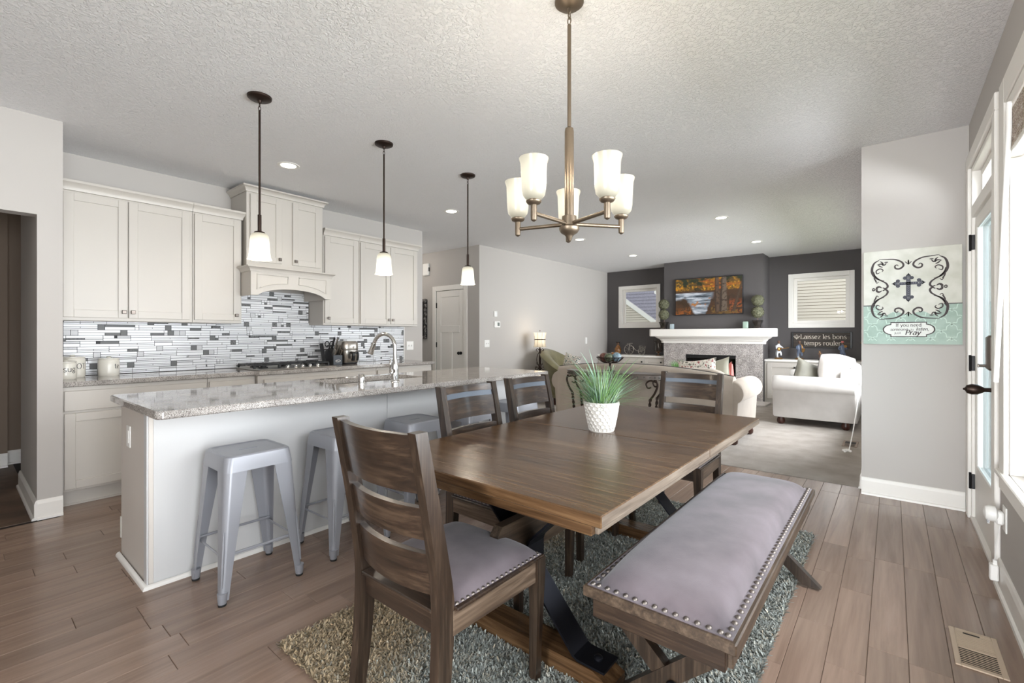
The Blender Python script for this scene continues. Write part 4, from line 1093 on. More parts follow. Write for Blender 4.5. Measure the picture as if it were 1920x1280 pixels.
def make_chair():
    t = thing('dining_chair', 'x', 'chair', (0,0,0), 0, 'ladder-back dining chairs around the table')
    path = [(-.262,0,.034,.042),(-.236,.20,.036,.050),(-.222,.40,.037,.058),(-.226,.50,.037,.056),(-.245,.62,.036,.050),(-.275,.78,.035,.046),(-.315,.975,.034,.042)]
    for s_ in (-1,1):
        sm = smoothcurve([(p[0],p[1],0) for p in path], 4); wd = smoothcurve([(p[2],p[3],0) for p in path], 4)
        rings = []
        for q, w in zip(sm, wd):
            xc = s_*.196; rings.append([(xc-w.x/2,q.x-w.y/2,q.y),(xc+w.x/2,q.x-w.y/2,q.y),(xc+w.x/2,q.x+w.y/2,q.y),(xc-w.x/2,q.x+w.y/2,q.y)])
        mb = MB(); mb.loft(rings, True); mb.build('back_post', M['cwood'], t, 35, fix=True)
    def yback(z): 
        for a, b in zip(path, path[1:]):
            if a[1] <= z <= b[1]: return a[0]+(b[0]-a[0])*(z-a[1])/(b[1]-a[1])
        return path[-1][0]
    def slat(z0, z1, th=.022, bow=.030):
        mb = MB(); rings = []; n = 12
        for i in range(n+1):
            u_ = -1+2*i/n; x = u_*.181; off = -bow*(1-u_*u_)
            ya, yb = yback(z0)+off, yback(z1)+off
            rings.append([(x,ya-th/2,z0),(x,ya+th/2,z0),(x,yb+th/2,z1),(x,yb-th/2,z1)])
        mb.loft(rings, True); return mb
    for z0, z1, nm in ((.795,.902,'top_slat'),(.93,.966,'crest_rail'),(.655,.752,'slat'),(.488,.612,'slat')):
        slat(z0, z1).build(nm, M['cwoodx'], t, 35, fix=True)
    o = slat(.9022,.9298, .012).build('inlay_strip', M['steel_inlay'], t, 35, fix=True)
    # backing that makes the inlay read as a recess from the rear
    mb = slat(.9022,.9298,.006); 
    for i,(x,y,z) in enumerate(mb.v): mb.v[i] = (x,y-.0078,z)
    mb.build('rear_filler', M['cwoodx'], t, 35, fix=True)
    for s_ in (-1,1):
        rings = []
        for z, w, xo in ((0,.030,-.006),(.15,.033,-.003),(.30,.038,0),(.365,.044,0),(.448,.046,0)):
            xc = s_*(.212+xo); yc = .212+xo*.5; rings.append([(xc-w/2,yc-w/2,z),(xc+w/2,yc-w/2,z),(xc+w/2,yc+w/2,z),(xc-w/2,yc+w/2,z)])
        mb = MB(); mb.loft(rings, True); mb.build('front_leg', M['cwood'], t, 35, fix=True)
        mb = MB(); n0 = 0
        mb.box((-.011,-.199,.366),(.011,.190,.440),.002); 
        for i,(x,y,z) in enumerate(mb.v): mb.v[i] = (x+s_*(.205+.010*(y+.2)/.4), y, z)
        mb.build('side_rail', M['cwoody'], t)
    mb = MB(); mb.box((-.190,.203,.366),(.190,.224,.440),.002); mb.build('front_rail', M['cwoodx'], t)
    mb = MB(); mb.box((-.179,-.232,.366),(.179,-.212,.440),.002); mb.build('rear_rail', M['cwoodx'], t)
    mb = MB(); mb.box((-.176,-.252,.440),(.176,-.20,.452),.003); mb.box((-.232,-.196,.440),(.232,.236,.452),.003); mb.build('seat_frame', M['cwoodx'], t)
    mb = MB(); pad(mb, -.222,.222,-.192,.228,.450,.042,.004,.03,26,26,1.05,1.05); pd = mb.build('seat_cushion', M['lilac'], t, 60)
    mb = MB()
    for s_ in (-1,1): nails(mb, (s_*.2135,-.182,.4555), (s_*.2165,.214,.4555), 19)
    nails(mb, (-.205,.2205,.4555), (.205,.2205,.4555), 19); nails(mb, (-.19,-.184,.4555), (.19,-.184,.4555), 17)
    o = mb.build('nailhead_trim', M['nickel'], t, 40); o['kind'] = 'stuff'
    return t
M['steel_inlay'] = plain('blue_grey_metal_inlay', (92,99,108), .5, .3)
M['cwoody'] = wood('chair_rail_wood', [(.25,(50,38,30)),(.5,(84,68,54)),(.75,(118,100,84))], 1, .42, .2, 1.6, .05, .5)
ch = make_chair()
chs = [((-1.200,1.130),0,'dining chair at the near end of the table with its back to the viewer'),
       ((-1.485,1.805),-90,'first of the two side chairs pushed in between the table and the stools'),
       ((-1.525,2.395),-90,'second side chair, next to the far end of the island'),
       ((-1.105,3.045),180,'dining chair at the far end of the table, facing the viewer')]
for i, ((x, y), a, l) in enumerate(chs):
    o = ch if i == 0 else copy_tree(ch)
    o.location = (x, y, .010); o.rotation_euler = (0,0,R(a)); o['label'] = l

# bench -----------------------------------------------------------------------
bn = thing('dining_bench', 'long lilac-grey upholstered bench with nailheads and X legs', 'bench', (-.533,2.05,.012))
hx3, hy3 = .226, .775
mb = MB(); mb.box((-hx3,-hy3,.415),(hx3,hy3,.448),.004); mb.build('seat_frame', M['bwood'], bn)
for s_ in (-1,1):
    mb = MB(); mb.box((-hx3+.03,s_*(hy3-.025)-.012,.355),(hx3-.03,s_*(hy3-.025)+.012,.415),.002); mb.build('end_apron', M['cwoodx'], bn)
    mb = MB(); mb.box((s_*(hx3-.03)-.012,-hy3+.04,.355),(s_*(hx3-.03)+.012,hy3-.04,.415),.002); mb.build('side_apron', M['bwood'], bn)
mb = MB(); pad(mb, -hx3+.012,hx3-.012,-hy3+.012,hy3-.012,.447,.070,.004,0,36,70, 1.17, 1.035); mb.build('cushion', M['lilac'], bn, 60)
mb = MB()
for s_ in (-1,1):
    nails(mb, (s_*(hx3-.026),-hy3+.024,.4515),(s_*(hx3-.026),hy3-.024,.4515), 46, .0092); nails(mb, (-hx3+.045,s_*(hy3-.026),.4515),(hx3-.045,s_*(hy3-.026),.4515), 13, .0092)
o = mb.build('nailhead_trim', M['nickel'], bn, 40); o['kind'] = 'stuff'
for s_ in (-1,1):
    yy = s_*(hy3-.115)
    for t_ in (-1,1):
        mb = MB()
        a = Vector((t_*.225,0,.0)); b_ = Vector((-t_*.17,0,.356)); d = (b_-a); w = .036
        off = .0; 
        mb.loft([[(a.x-w*1.1,yy-.018,a.z),(a.x+w*1.1,yy-.018,a.z),(a.x+w*1.1,yy+.018,a.z),(a.x-w*1.1,yy+.018,a.z)],[(b_.x-w*1.1,yy-.018,b_.z),(b_.x+w*1.1,yy-.018,b_.z),(b_.x+w*1.1,yy+.018,b_.z),(b_.x-w*1.1,yy+.018,b_.z)]], True)
        if t_ > 0:
            for i,(x,y,z) in enumerate(mb.v): mb.v[i] = (x,y+.004,z)
        mb.build('cross_leg', M['cwood'], bn, fix=True)
    mb = MB(); mb.lathe([(.020,.0),(.022,.006),(.020,.012),(.016,.014),(.018,.018),(.012,.026),(.001,.028)], 14, (.028,yy-s_*0-.020 if s_ < 0 else yy-.020,.19), ax='y')
    for i,(x,y,z) in enumerate(mb.v): mb.v[i] = (x, 2*(yy-.020)-y, z)
    mb.build('leg_knob', M['steel'], bn, 40, fix=True)
mb = MB(); mb.box((.008,-hy3+.135,.172),(.048,hy3-.135,.208),.003); mb.build('stretcher', M['bwood'], bn)

# potted grass ----------------------------------------------------------------
pp = thing('potted_grass', 'green grass plant in a white honeycomb pot on the dining table', 'plant', (-1.152,2.125,.7622))
def hexd(u, v):   # raised rims of hexagonal cells, u around (cells), v up (cells)
    best = 9; 
    for r_ in (math.floor(v)-0, math.floor(v)+1, math.floor(v)-1):
        for c_ in (math.floor(u)-1, math.floor(u), math.floor(u)+1, math.floor(u)+2):
            cx = c_+(.5 if r_ % 2 else 0); dx, dy = abs(u-cx), abs(v-r_)*.866
            best = min(best, max(dx, dx*.5+dy*.866))
    return best
mb = MB(); nc = 20
hh = .150; r0, r1 = .060, .089
def pf(u, v):
    z = hh*v; r = r0+(r1-r0)*min(1,(v*1.05))**.75
    d = hexd(u*nc, v*8.2+.3) if .04 < v < .96 else .5
    r += (.0055*min(1,max(0,(d-.36)/.12)) - .0035) if .04 < v < .96 else .0008
    return (r*math.cos(2*PI*u), r*math.sin(2*PI*u), z)
mb.grid(pf, 20*14, 110, True)
mb.lathe([(r1+.0008,hh),(r1-.006,hh+.001),(r1-.008,hh-.02)], 48, cap=False)
mb.lathe([(.001,.001),(r0,.0)], 48, cap=False); mb.build('pot', M['pot'], pp, 40)
mb = MB(); mb.lathe([(.002,hh-.012),(r1-.008,hh-.016)], 24, cap=False); mb.build('soil', M['soil'], pp)
def blade(mb, base_, az, L, lean, droop, w, n=7, tw=.0):
    c, s_ = math.cos(az), math.sin(az); pts = []
    x = z = 0; ang = lean
    for i in range(n+1):
        pts.append((x, z)); ang += droop/n; x += L/n*math.sin(ang); z += L/n*math.cos(ang)
    rings = []
    for i, (px, pz) in enumerate(pts):
        t = i/n; ww = w*(.7+.9*t-1.55*t*t) if t < 1 else .0006
        ww = max(ww, .0005); 
        a = Vector((base_[0]+c*px, base_[1]+s_*px, base_[2]+pz)); sd = Vector((-s_, c, 0))
        rings.append((a-sd*ww, a+Vector((0,0,-ww*.35)), a+sd*ww))
    n0 = len(mb.v)
    for r_ in rings: mb.v += [tuple(q) for q in r_]
    for i in range(n):
        for k in (0,1): mb.face([n0+i*3+k, n0+i*3+k+1, n0+i*3+4+k, n0+i*3+3+k])
random.seed(21)
for k in range(26):
    mb = MB(); a = random.uniform(0,2*PI); rr_ = random.uniform(0,.03)
    big = k < 13
    blade(mb, (rr_*math.cos(a),rr_*math.sin(a),hh-.015), a+random.uniform(-.4,.4), random.uniform(.26,.34) if big else random.uniform(.17,.25), random.uniform(.1,.65) if big else random.uniform(.4,1.1), random.uniform(.1,.9), random.uniform(.005,.0075), 9)
    mb.build('leaf', M['leafblue'] if k % 3 else M['leaf'], pp, 60)
mb = MB()
for k in range(560):
    if k == 280: o = mb.build('grass_blades', M['leafblue'], pp, 60); o['kind'] = 'stuff'; mb = MB()
    a = random.uniform(0,2*PI); rr_ = random.uniform(0,.066)
    blade(mb, (rr_*math.cos(a),rr_*math.sin(a),hh-.015), a+random.uniform(-.5,.5), random.uniform(.11,.22), random.uniform(.1,1.2)*(rr_/.066+.2), random.uniform(.0,.8), random.uniform(.0014,.0026), 6)
o = mb.build('grass_blades', M['leaf'], pp, 60); o['kind'] = 'stuff'

# ------------------------------------------------------------------ ceiling lights
def pendant(loc, label):
    t = thing('pendant_light', label, 'pendant light', loc, 0, 'pendant lights over the island')
    mb = MB(); mb.lathe([(.070,0),(.068,-.012),(.055,-.020),(.014,-.026),(.010,-.040),(.001,-.041)], 28); mb.build('canopy', M['bronze'], t, 40)
    mb = MB(); mb.lathe([(.0065,-.085),(.0065,-.75)], 10); mb.tube([(.007*math.cos(2*PI*i/14),0,-.052+.013*math.sin(2*PI*i/14)) for i in range(14)], .0024, 6, closed=True); mb.tube([(0,.007*math.cos(2*PI*i/14),-.074+.013*math.sin(2*PI*i/14)) for i in range(14)], .0024, 6, closed=True); mb.build('rod', M['bronze'], t, 40)
    mb = MB(); mb.lathe([(.0105,-.738),(.011,-.742),(.011,-.838),(.030,-.846),(.032,-.853),(.001,-.853)], 16); mb.build('socket_stem', M['bronze'], t, 40)
    mb = MB(); mb.lathe([(.028,-.004),(.040,-.008),(.050,-.022),(.0545,-.05),(.059,-.12),(.063,-.152),(.069,-.166),(.069,-.170),(.060,-.152),(.055,-.12),(.050,-.05),(.045,-.026),(.026,-.008)], 32, cap=False)
    o = mb.build('glass_shade', M['shade'], t, 50); o.location = (0,0,-.848)
    l = bpy.data.lights.new('pendant_bulb', 'POINT'); l.energy = 1.5; l.color = (1,.88,.72); l.shadow_soft_size = .03
    lo = bpy.data.objects.new('pendant_bulb', l); COL.objects.link(lo); lo.parent = t; lo.location = (0,0,-1.03)
    return t
for i, y in enumerate((1.236,2.152,3.073)):
    pendant((-3.056,y,H), ['nearest bronze pendant with frosted glass shade over the island','middle bronze pendant with frosted glass shade over the island','farthest bronze pendant with frosted glass shade over the island'][i])
chn = thing('chandelier', 'five-arm brushed bronze chandelier with frosted glass shades over the table', 'chandelier', (-1.116,1.762,1.735))
top = H-1.735
mb = MB(); mb.lathe([(.065,top),(.064,top-.008),(.050,top-.020),(.012,top-.026),(.001,top-.027)], 28); mb.build('canopy', M['brushed'], chn, 40)
mb = MB()
for k in range(3):
    pts = []
    for i in range(16):
        a = 2*PI*i/16; p_ = (.008*math.cos(a), 0, .016*math.sin(a)) if k % 2 == 0 else (0, .008*math.cos(a), .016*math.sin(a)); pts.append((p_[0],p_[1],p_[2]+top-.038-.024*k))
    mb.tube(pts, .0026, 6, closed=True)
mb.build('chain_links', M['brushed'], chn, 50)
mb = MB(); mb.lathe([(.0085,top-.105),(.0085,.43)], 12); mb.build('rod', M['brushed'], chn, 40)
mb = MB(); mb.lathe([(.009,.445),(.018,.438),(.0205,.425),(.0205,.05),(.032,.046),(.034,.005),(.045,-.004),(.045,-.014),(.036,-.028),(.022,-.036),(.014,-.046),(.010,-.060),(.003,-.066),(.001,-.066)], 28); mb.build('column', M['brushed'], chn, 40)
near = Vector((.6347,-.7728,0)); rt = Vector((.7728,.6347,0))
for k in range(5):
    ph = R(30+72*k); d = near*math.cos(ph)+rt*math.sin(ph); Rr = .25
    mb = MB(); mb.tube([d*.03+Vector((0,0,.012)), d*(Rr-.02)+Vector((0,0,.012)), d*Rr+Vector((0,0,.012))], .0085, 10)
    arm = mb.build('arm', M['brushed'], chn, 40)
    mb = MB(); c0 = d*Rr; mb.lathe([(.004,-.022),(.012,-.016),(.013,.0),(.013,.045),(.026,.050),(.032,.058),(.032,.062),(.024,.064),(.022,.068),(.001,.068)], 16, tuple(c0)); mb.build('socket_cup', M['brushed'], arm, 40)
    mb = MB(); mb.lathe([(.018,0),(.034,.004),(.045,.018),(.049,.04),(.052,.10),(.054,.145),(.060,.164),(.0605,.168),(.056,.164),(.050,.145),(.047,.08),(.040,.022),(.018,.006)], 28, cap=False)
    o = mb.build('glass_shade', M['shadeup'], chn, 50); o.location = c0+Vector((0,0,.066))
    l = bpy.data.lights.new('chandelier_bulb', 'POINT'); l.energy = .9; l.color = (1,.88,.72); l.shadow_soft_size = .03
    lo = bpy.data.objects.new('chandelier_bulb', l); COL.objects.link(lo); lo.parent = chn; lo.location = c0+Vector((0,0,.27))
rl = ['recessed ceiling light in front of the kitchen wall cabinets','recessed ceiling light between the second and third pendants','recessed ceiling light just below the chandelier in the picture',
      'recessed ceiling light near the charcoal wall on the lamp side','recessed ceiling light nearer of the two on the loveseat side','recessed ceiling light near the charcoal wall on the loveseat side']
def downlight(x, y, label):
    t = thing('recessed_light', label, 'ceiling light', (x,y,H-.0004), 0, 'recessed ceiling lights')
    mb = MB(); mb.lathe([(.092,0),(.090,-.004),(.066,-.005),(.060,-.001)], 28, cap=False); mb.build('trim_ring', M['white'], t, 40)
    mb = MB(); mb.lathe([(.064,-.002),(.001,-.003)], 24, cap=False); mb.build('lens', M['downlight'], t)
    l = bpy.data.lights.new('downlight_spot', 'SPOT'); l.energy = 8; l.color = (1,.90,.76); l.spot_size = R(125); l.spot_blend = .8; l.shadow_soft_size = .06
    lo = bpy.data.objects.new('downlight_spot', l); COL.objects.link(lo); lo.parent = t; lo.location = (0,0,-.012)
for (x, y), l in zip(((-4.097,1.897),(-4.10,3.843),(-3.768,6.25),(-3.755,8.14),(-1.68,6.225),(-1.678,8.18)), rl): downlight(x, y, l)

# ================================================================== living area
def sofa(name, label, cat, loc, rz, w, d, seat_n, arm_r, arm_z, top_fn, mat, foot=True, group=None):
    """faces +y; x across, back at -d/2"""
    t = thing(name, label, cat, loc, rz, group)
    hw, hd = w/2, d/2
    mb = MB(); mb.box((-hw+arm_r*.9,-hd+.02,.10),(hw-arm_r*.9,hd-.06,.30),.02); mb.build('base', mat, t)
    # back with a shaped top edge
    mb = MB(); n = 24; rings = []
    for i in range(n+1):
        bw_ = hw-arm_r*.9; x = -bw_+2*bw_*i/n; zt = top_fn(x/hw)
        rings.append([(x,-hd+.0,.10),(x,-hd+.01,zt-.05),(x,-hd+.035,zt-.012),(x,-hd+.07,zt),(x,-hd+.13,zt-.01),(x,-hd+.17,zt-.05),(x,-hd+.20,.30),(x,-hd+.20,.10)])
    mb.loft(rings, True); bk = mb.build('back', mat, t, 50, fix=True)
    mb = MB(); mb.tube([(-bw_+2*bw_*i/n, -hd+.068, top_fn((-bw_+2*bw_*i/n)/hw)+.002) for i in range(n+1)], .006, 6); mb.build('piping', M['piping'], bk)
    for s_ in (-1,1):
        mb = MB(); xc = s_*(hw-arm_r)
        sec = []
        for k in range(22):
            a = R(-60+ (360-60)*k/21); sec.append((xc+s_*arm_r*math.cos(a), arm_z+arm_r*math.sin(a)))
        sec = [(xc+s_*arm_r*.35,.10)]+[(xc+s_*arm_r*math.cos(R(a)), arm_z+arm_r*math.sin(R(a))) for a in range(-58,205,12)]+[(xc-s_*arm_r*.85,.10)]
        def ring(y, sc): 
            return [(xc+(u-xc)*sc, y, arm_z-.12+(v-arm_z+.12)*sc) for u,v in sec]
        ys = [(-hd+.02,.92),(-hd+.04,1.0),(hd-.10,1.0),(hd-.05,.99),(hd-.03,.93)]
        mb.loft([ring(*q) for q in ys], True); mb.build('arm', mat, t, 50, fix=True)
    iw = w-arm_r*3.4; 
    for k in range(seat_n):
        x0 = -iw/2+iw*k/seat_n; x1 = x0+iw/seat_n
        mb = MB(); mb.box((x0+.004,-hd+.20,.30),(x1-.004,hd-.03,.46),.045); mb.build('seat_cushion', mat, t, 60)
        mb = MB(); s0 = len(mb.v); mb.ball((0,0,0),1,20,14)
        for i,(x,y,z) in enumerate(mb.v):
            q = [math.copysign(abs(c_)**.55, c_) for c_ in (x,y,z)]
            mb.v[i] = ((x0+x1)/2+q[0]*(x1-x0)*.48, -hd+.29+q[1]*.10-q[2]*.05, .64+q[2]*.20)
        mb.build('back_cushion', mat, t, 60)
    if foot:
        for sx in (-1,1):
            for sy in (-1,1):
                mb = MB(); mb.lathe([(.03,0),(.048,.02),(.052,.05),(.045,.075),(.04,.10)], 14, (sx*(hw-.14), sy*(hd-.12), 0)); mb.build('bun_foot', M['footwood'], t, 40)
    return t
M['sofa_warm'] = fabric('warm_grey_sofa_fabric', [(.3,(172,160,147)),(.7,(184,172,159))])
sofa('sofa', 'long camelback beige sofa seen from behind, facing the fireplace', 'sofa', (-2.53,6.0,.014), 0, 2.56, .98, 3, .132, .595,
     lambda q: .775+.095*max(0,1-(abs(q+.05)/.95)**2.1), M['sofa_warm'])
sofa('loveseat', 'grey rolled-arm loveseat by the right wall, facing left', 'loveseat', (-.84,8.12,.014), R(90), 1.66, .98, 2, .115, .56,
     lambda q: .80+.02*(1-q*q), M['sofa_light'])
def cushion(label, loc, rot, s_, th, mat, name='cushion', group=None, pipe=None, rnd=0.0):
    mb = MB()
    def f(u, v, sg):
        a, b = 2*u-1, 2*v-1; e = (1-a*a)*(1-b*b)
        pinch = 1-.10*(1-abs(a)**2)*abs(b)**3; pinch2 = 1-.10*(1-abs(b)**2)*abs(a)**3
        if rnd: q = 1-rnd*(1-1/max(1e-6,math.hypot(a,b)/max(abs(a),abs(b),1e-6))); a, b = a*q, b*q
        return (a*s_/2*pinch2, sg*th/2*max(e,0)**.42+sg*.003, b*s_/2*pinch)
    mb.grid(lambda u,v: f(u,v,-1), 16, 16); mb.grid(lambda u,v: f(1-u,v,1), 16, 16)
    o = mb.build(name, mat, None, 70); o.location = loc; o.rotation_euler = rot
    if pipe:
        p = MB(); pts = [f(i/12,0,0) for i in range(12)]+[f(1,i/12,0) for i in range(12)]+[f(1-i/12,1,0) for i in range(12)]+[f(0,1-i/12,0) for i in range(12)]
        p.tube(pts, .006, 6, closed=True); p.build('piping', pipe, o)
    return tag(o, label, 'cushion', group)
cushion('large pale cushion with dark piping propped on the loveseat', (-.57,7.60,.755), (R(-14),R(8),R(30)), .54, .24, M['pillow'], pipe=M['piping'], rnd=.75)
cushion('grey-olive satin cushion leaning on the loveseat', (-.90,7.56,.665), (R(-8),R(22),R(40)), .44, .15, M['sage'])
cushion('floral patterned cushion on the sofa behind the far dining chair', (-1.84,5.82,.735), (R(-15),R(-7),R(6)), .46, .15, M['pat'])
cushion('plain pale cushion next to the floral one on the sofa', (-1.69,5.95,.735), (R(-14),R(-13),R(-15)), .44, .14, fabric('greygreen_linen',[(.3,(168,166,150)),(.7,(186,184,168))]))
cushion('coral red cushion against the right arm of the sofa', (-1.60,6.12,.67), (R(-10),R(-24),R(-55)), .40, .13, M['red'])

# olive chair with cushions -----------------------------------------------------
ac = thing('armchair', 'olive green tub armchair near the iron lamp', 'armchair', (-4.42,7.20,.014), R(-78))
ac.scale = (1.18,1.18,1.04)
mb = MB(); mb.box((-.34,-.30,.14),(.34,.36,.43),.05); mb.build('seat', M['olive'], ac, 60)
mb = MB(); rings = []
for i in range(25):
    a = R(-205+230*i/24); cx, cy = math.cos(a), math.sin(a)
    k = max(0,-cy); zt = .60+.35*k**1.2; fl_ = .04+.10*k
    r0_, r1_ = .34, .40
    rings.append([(cx*r0_,cy*r0_*.95,.12),(cx*(r0_+.05),cy*(r0_+.05)*.95,.12),(cx*(r1_+.05+fl_),cy*(r1_+.05+fl_)*.95,zt-.04),(cx*(r1_+fl_),cy*(r1_+fl_)*.95,zt),(cx*(r0_+fl_-.04),cy*(r0_+fl_-.04)*.95,zt-.03),(cx*(r0_-.06),cy*(r0_-.06)*.95,.42)])
mb.loft(rings, True); mb.build('backrest', M['olive'], ac, 60, fix=True)
for sx in (-1,1):
    for sy in (-1,1):
        mb = MB(); mb.lathe([(.015,0),(.024,.14)], 10, (sx*.26,sy*.24,0)); mb.build('leg', M['footwood'], ac)
cushion('white cushion with teal dots on the olive armchair', (-4.40,7.00,.70), (R(-10),R(8),R(-20)), .44, .14, M['patdot'])
cushion('small rust cushion lying in front of the dotted one', (-4.22,6.92,.60), (R(-20),R(4),R(-10)), .30, .11, M['rust'])
# side table and lamp
def scroll(mb, pts, r, n=6, k=5): mb.tube(smoothcurve(pts, k), r, n)
def spiral(c, r0, r1, a0, turns, n=20, pl=lambda a,b: (a,0,b)):
    out = []
    for i in range(n+1):
        t = i/n; a = a0+turns*2*PI*t; r = r0+(r1-r0)*t; p = pl(r*math.cos(a), r*math.sin(a)); out.append((c[0]+p[0], c[1]+p[1], c[2]+p[2]))
    return out
et = thing('side_table', 'dark iron side table under the lamp by the long wall', 'side table', (-4.93,6.80,.014))
mb = MB(); mb.lathe([(.20,.575),(.21,.58),(.21,.592),(.20,.596)], 32); mb.build('top', M['tabletop'], et, 40)
for k in range(3):
    a = R(30+120*k); mb = MB(); c, s_ = math.cos(a), math.sin(a)
    mb.tube(smoothcurve([(.15*c,.15*s_,.575),(.17*c,.17*s_,.45),(.10*c,.10*s_,.28),(.12*c,.12*s_,.12),(.18*c,.18*s_,.0)],6), .011, 8); mb.build('leg', M['iron'], et, 50)
lp = thing('table_lamp', 'wrought iron scroll table lamp with a lit waisted cream shade', 'lamp', (-4.93,6.80,.611))
mb = MB(); mb.tube([(0,0,.0),(0,0,.44)], .011, 8); mb.lathe([(.010,.0),(.024,.008),(.012,.02)], 10); mb.ball((0,0,.345), .02, 10, 8)
mb.build('stem', M['iron'], lp, 50)
for k in range(4):
    a = R(-40+90*k); Mr = Matrix.Rotation(a, 4, 'Z')
    mb = MB()
    mb.tube(smoothcurve([(.012,0,.34),(.05,0,.26),(.055,0,.16),(.02,0,.07),(.055,0,.012),(.085,0,.028),(.080,0,.065),(.055,0,.062),(.058,0,.042)],5), .0065, 6)
    mb.tube(smoothcurve([(.012,0,.33),(.02,0,.375),(.05,0,.395),(.068,0,.372),(.055,0,.350),(.042,0,.362)],5), .006, 6)
    mb.tube(smoothcurve([(.025,0,.11),(.055,0,.115),(.066,0,.135),(.052,0,.148),(.042,0,.136)],5), .0045, 6)
    mb.xf(Mr); mb.build('scroll', M['iron'], lp, 50)
mb = MB(); mb.lathe([(.118,0),(.106,.035),(.098,.085),(.096,.135),(.099,.185),(.112,.245),(.118,.262)], 32, cap=False); sh = mb.build('lamp_shade', M['lampshade'], lp, 60); sh.location = (0,0,.425)
mb = MB(); mb.lathe([(.100,.128),(.103,.134),(.100,.142)], 32, cap=False)
for k in range(8):
    a = 2*PI*k/8+.2; mb.tube([(q*math.cos(a)*1.01,q*math.sin(a)*1.01,z) for q,z in ((.118,0),(.106,.035),(.098,.085),(.096,.135),(.099,.185),(.112,.245),(.118,.262))], .0022, 5)
mb.build('shade_ribs', M['iron'], sh)
mb = MB(); mb.tube([(0,0,.44),(0,0,.72)], .003, 6); mb.ball((0,0,.722), .009, 8, 6); mb.build('finial', M['iron'], lp)
l = bpy.data.lights.new('table_lamp_bulb', 'POINT'); l.energy = .6; l.color = (1,.85,.65); l.shadow_soft_size = .04
lo = bpy.data.objects.new('table_lamp_bulb', l); COL.objects.link(lo); lo.parent = lp; lo.location = (0,0,.76)
# oval console behind the sofa
cn = thing('console_table', 'oval pewter-topped console table with pierced band and twisted iron legs', 'console table', (-2.66,5.20,.014))
a_, b2 = .665, .20
mb = MB(); rings = []
for d_, z in ((-.03,.775),(-.004,.778),(.0,.783),(-.004,.789),(-.03,.792)): rings.append([((a_+d_)*math.cos(2*PI*k/48),(b2+d_)*math.sin(2*PI*k/48),z) for k in range(48)])
mb.loft(rings, True); mb.build('top', M['tabletop'], cn, 40)
mb = MB(); rings = []
for d_, z in ((-.02,.725),(-.016,.725),(-.016,.776),(-.02,.776)): rings.append([((a_+d_)*math.cos(2*PI*k/48),(b2+d_)*math.sin(2*PI*k/48),z) for k in range(48)])
mb.loft(rings, False, True); band = mb.build('pierced_band', M['tabletop'], cn, 40)
mb = MB()
for k in range(44):
    a = 2*PI*(k+.5)/44; mb.ball(((a_-.0155)*math.cos(a),(b2-.0155)*math.sin(a),.75), .010, 8, 5, (.35 if abs(math.cos(a)) > .5 else 1,.35 if abs(math.cos(a)) <= .5 else 1,1))
o = mb.build('band_studs', M['black'], band); o['kind'] = 'stuff'
for sx in (-1,1):
    for sy in (-1,1):
        mb = MB(); bx, by = sx*.50, sy*.10
        up = smoothcurve([(bx+sx*.09,by,.725),(bx+sx*.105,by,.66),(bx+sx*.07,by,.57),(bx+sx*.02,by,.50)],5)
        mb.tube(up, .013, 8); mb.tube(smoothcurve([(bx+sx*.09,by,.70),(bx+sx*.02,by,.715),(bx-sx*.03,by,.68),(bx-sx*.01,by,.63),(bx+sx*.03,by,.64)],5), .010, 8)
        mb.tube(smoothcurve([(bx-sx*.02,by,.12),(bx+sx*.02,by,.05),(bx+sx*.07,by,.012)],4), .013, 8)
        for q in range(2):
            mb.tube([(bx+sx*.02-sx*.04*(1-(.50-.38*i/24-.12)/.38)*1+.009*math.cos(i*.9+PI*q), by+.009*math.sin(i*.9+PI*q), .50-.38*i/24) for i in range(25)], .010, 6)
        mb.build('leg', M['iron'], cn, 50)
mb = MB(); mb.tube([(-.50,0,.14),(.50,0,.14)], .008, 6)
for sx in (-1,1): mb.tube([(sx*.48,-.10,.14),(sx*.48,.10,.14)], .008, 6)
mb.build('stretcher', M['iron'], cn)
bw = thing('footed_bowl', 'wire footed bowl of decorative spheres on the console table', 'bowl', (-2.70,5.20,.8065))
mb = MB(); mb.lathe([(.06,0),(.06,.008),(.015,.02),(.012,.09),(.02,.10)], 16)
for k in range(16):
    a = 2*PI*k/16; mb.tube(smoothcurve([(.02*math.cos(a),.02*math.sin(a),.10),(.10*math.cos(a),.10*math.sin(a),.115),(.165*math.cos(a),.165*math.sin(a),.17)],5), .004, 5)
for r_, z in ((.165,.17),(.11,.119),): mb.tube([(r_*math.cos(2*PI*i/32),r_*math.sin(2*PI*i/32),z) for i in range(32)], .005, 6, closed=True)
mb.build('wire_bowl', M['iron'], bw, 50)
for i, (x, y, z, r_, mt, l_) in enumerate(((-.075,-.02,.170,.056,'orbred','maroon mosaic sphere in the footed bowl'),(.01,-.055,.172,.054,'orbgreen','dark green mosaic sphere in the middle of the footed bowl'),(.085,.01,.175,.058,'orbblue','pale blue mosaic sphere at the right of the footed bowl'),(.0,.07,.178,.055,'amber','brown mosaic sphere at the back of the footed bowl'))):
    mb = MB(); mb.ball((0,0,0), r_, 20, 14); o = mb.build('decor_sphere', M[mt], None, 60); o.location = (-2.70+x,5.20+y,.8065+z); tag(o, l_, 'sphere', 'spheres in the footed bowl')
cf = thing('coffee_table', 'low wooden coffee table between sofa and fireplace', 'coffee table', (-2.72,7.65,.014))
mb = MB(); mb.box((-.55,-.32,.40),(.55,.32,.44),.006); mb.build('top', M['table'], cf)
for sx in (-1,1):
    for sy in (-1,1): mb = MB(); mb.box((sx*.48-.03,sy*.26-.03,0),(sx*.48+.03,sy*.26+.03,.40),.004); mb.build('leg', M['table'], cf)
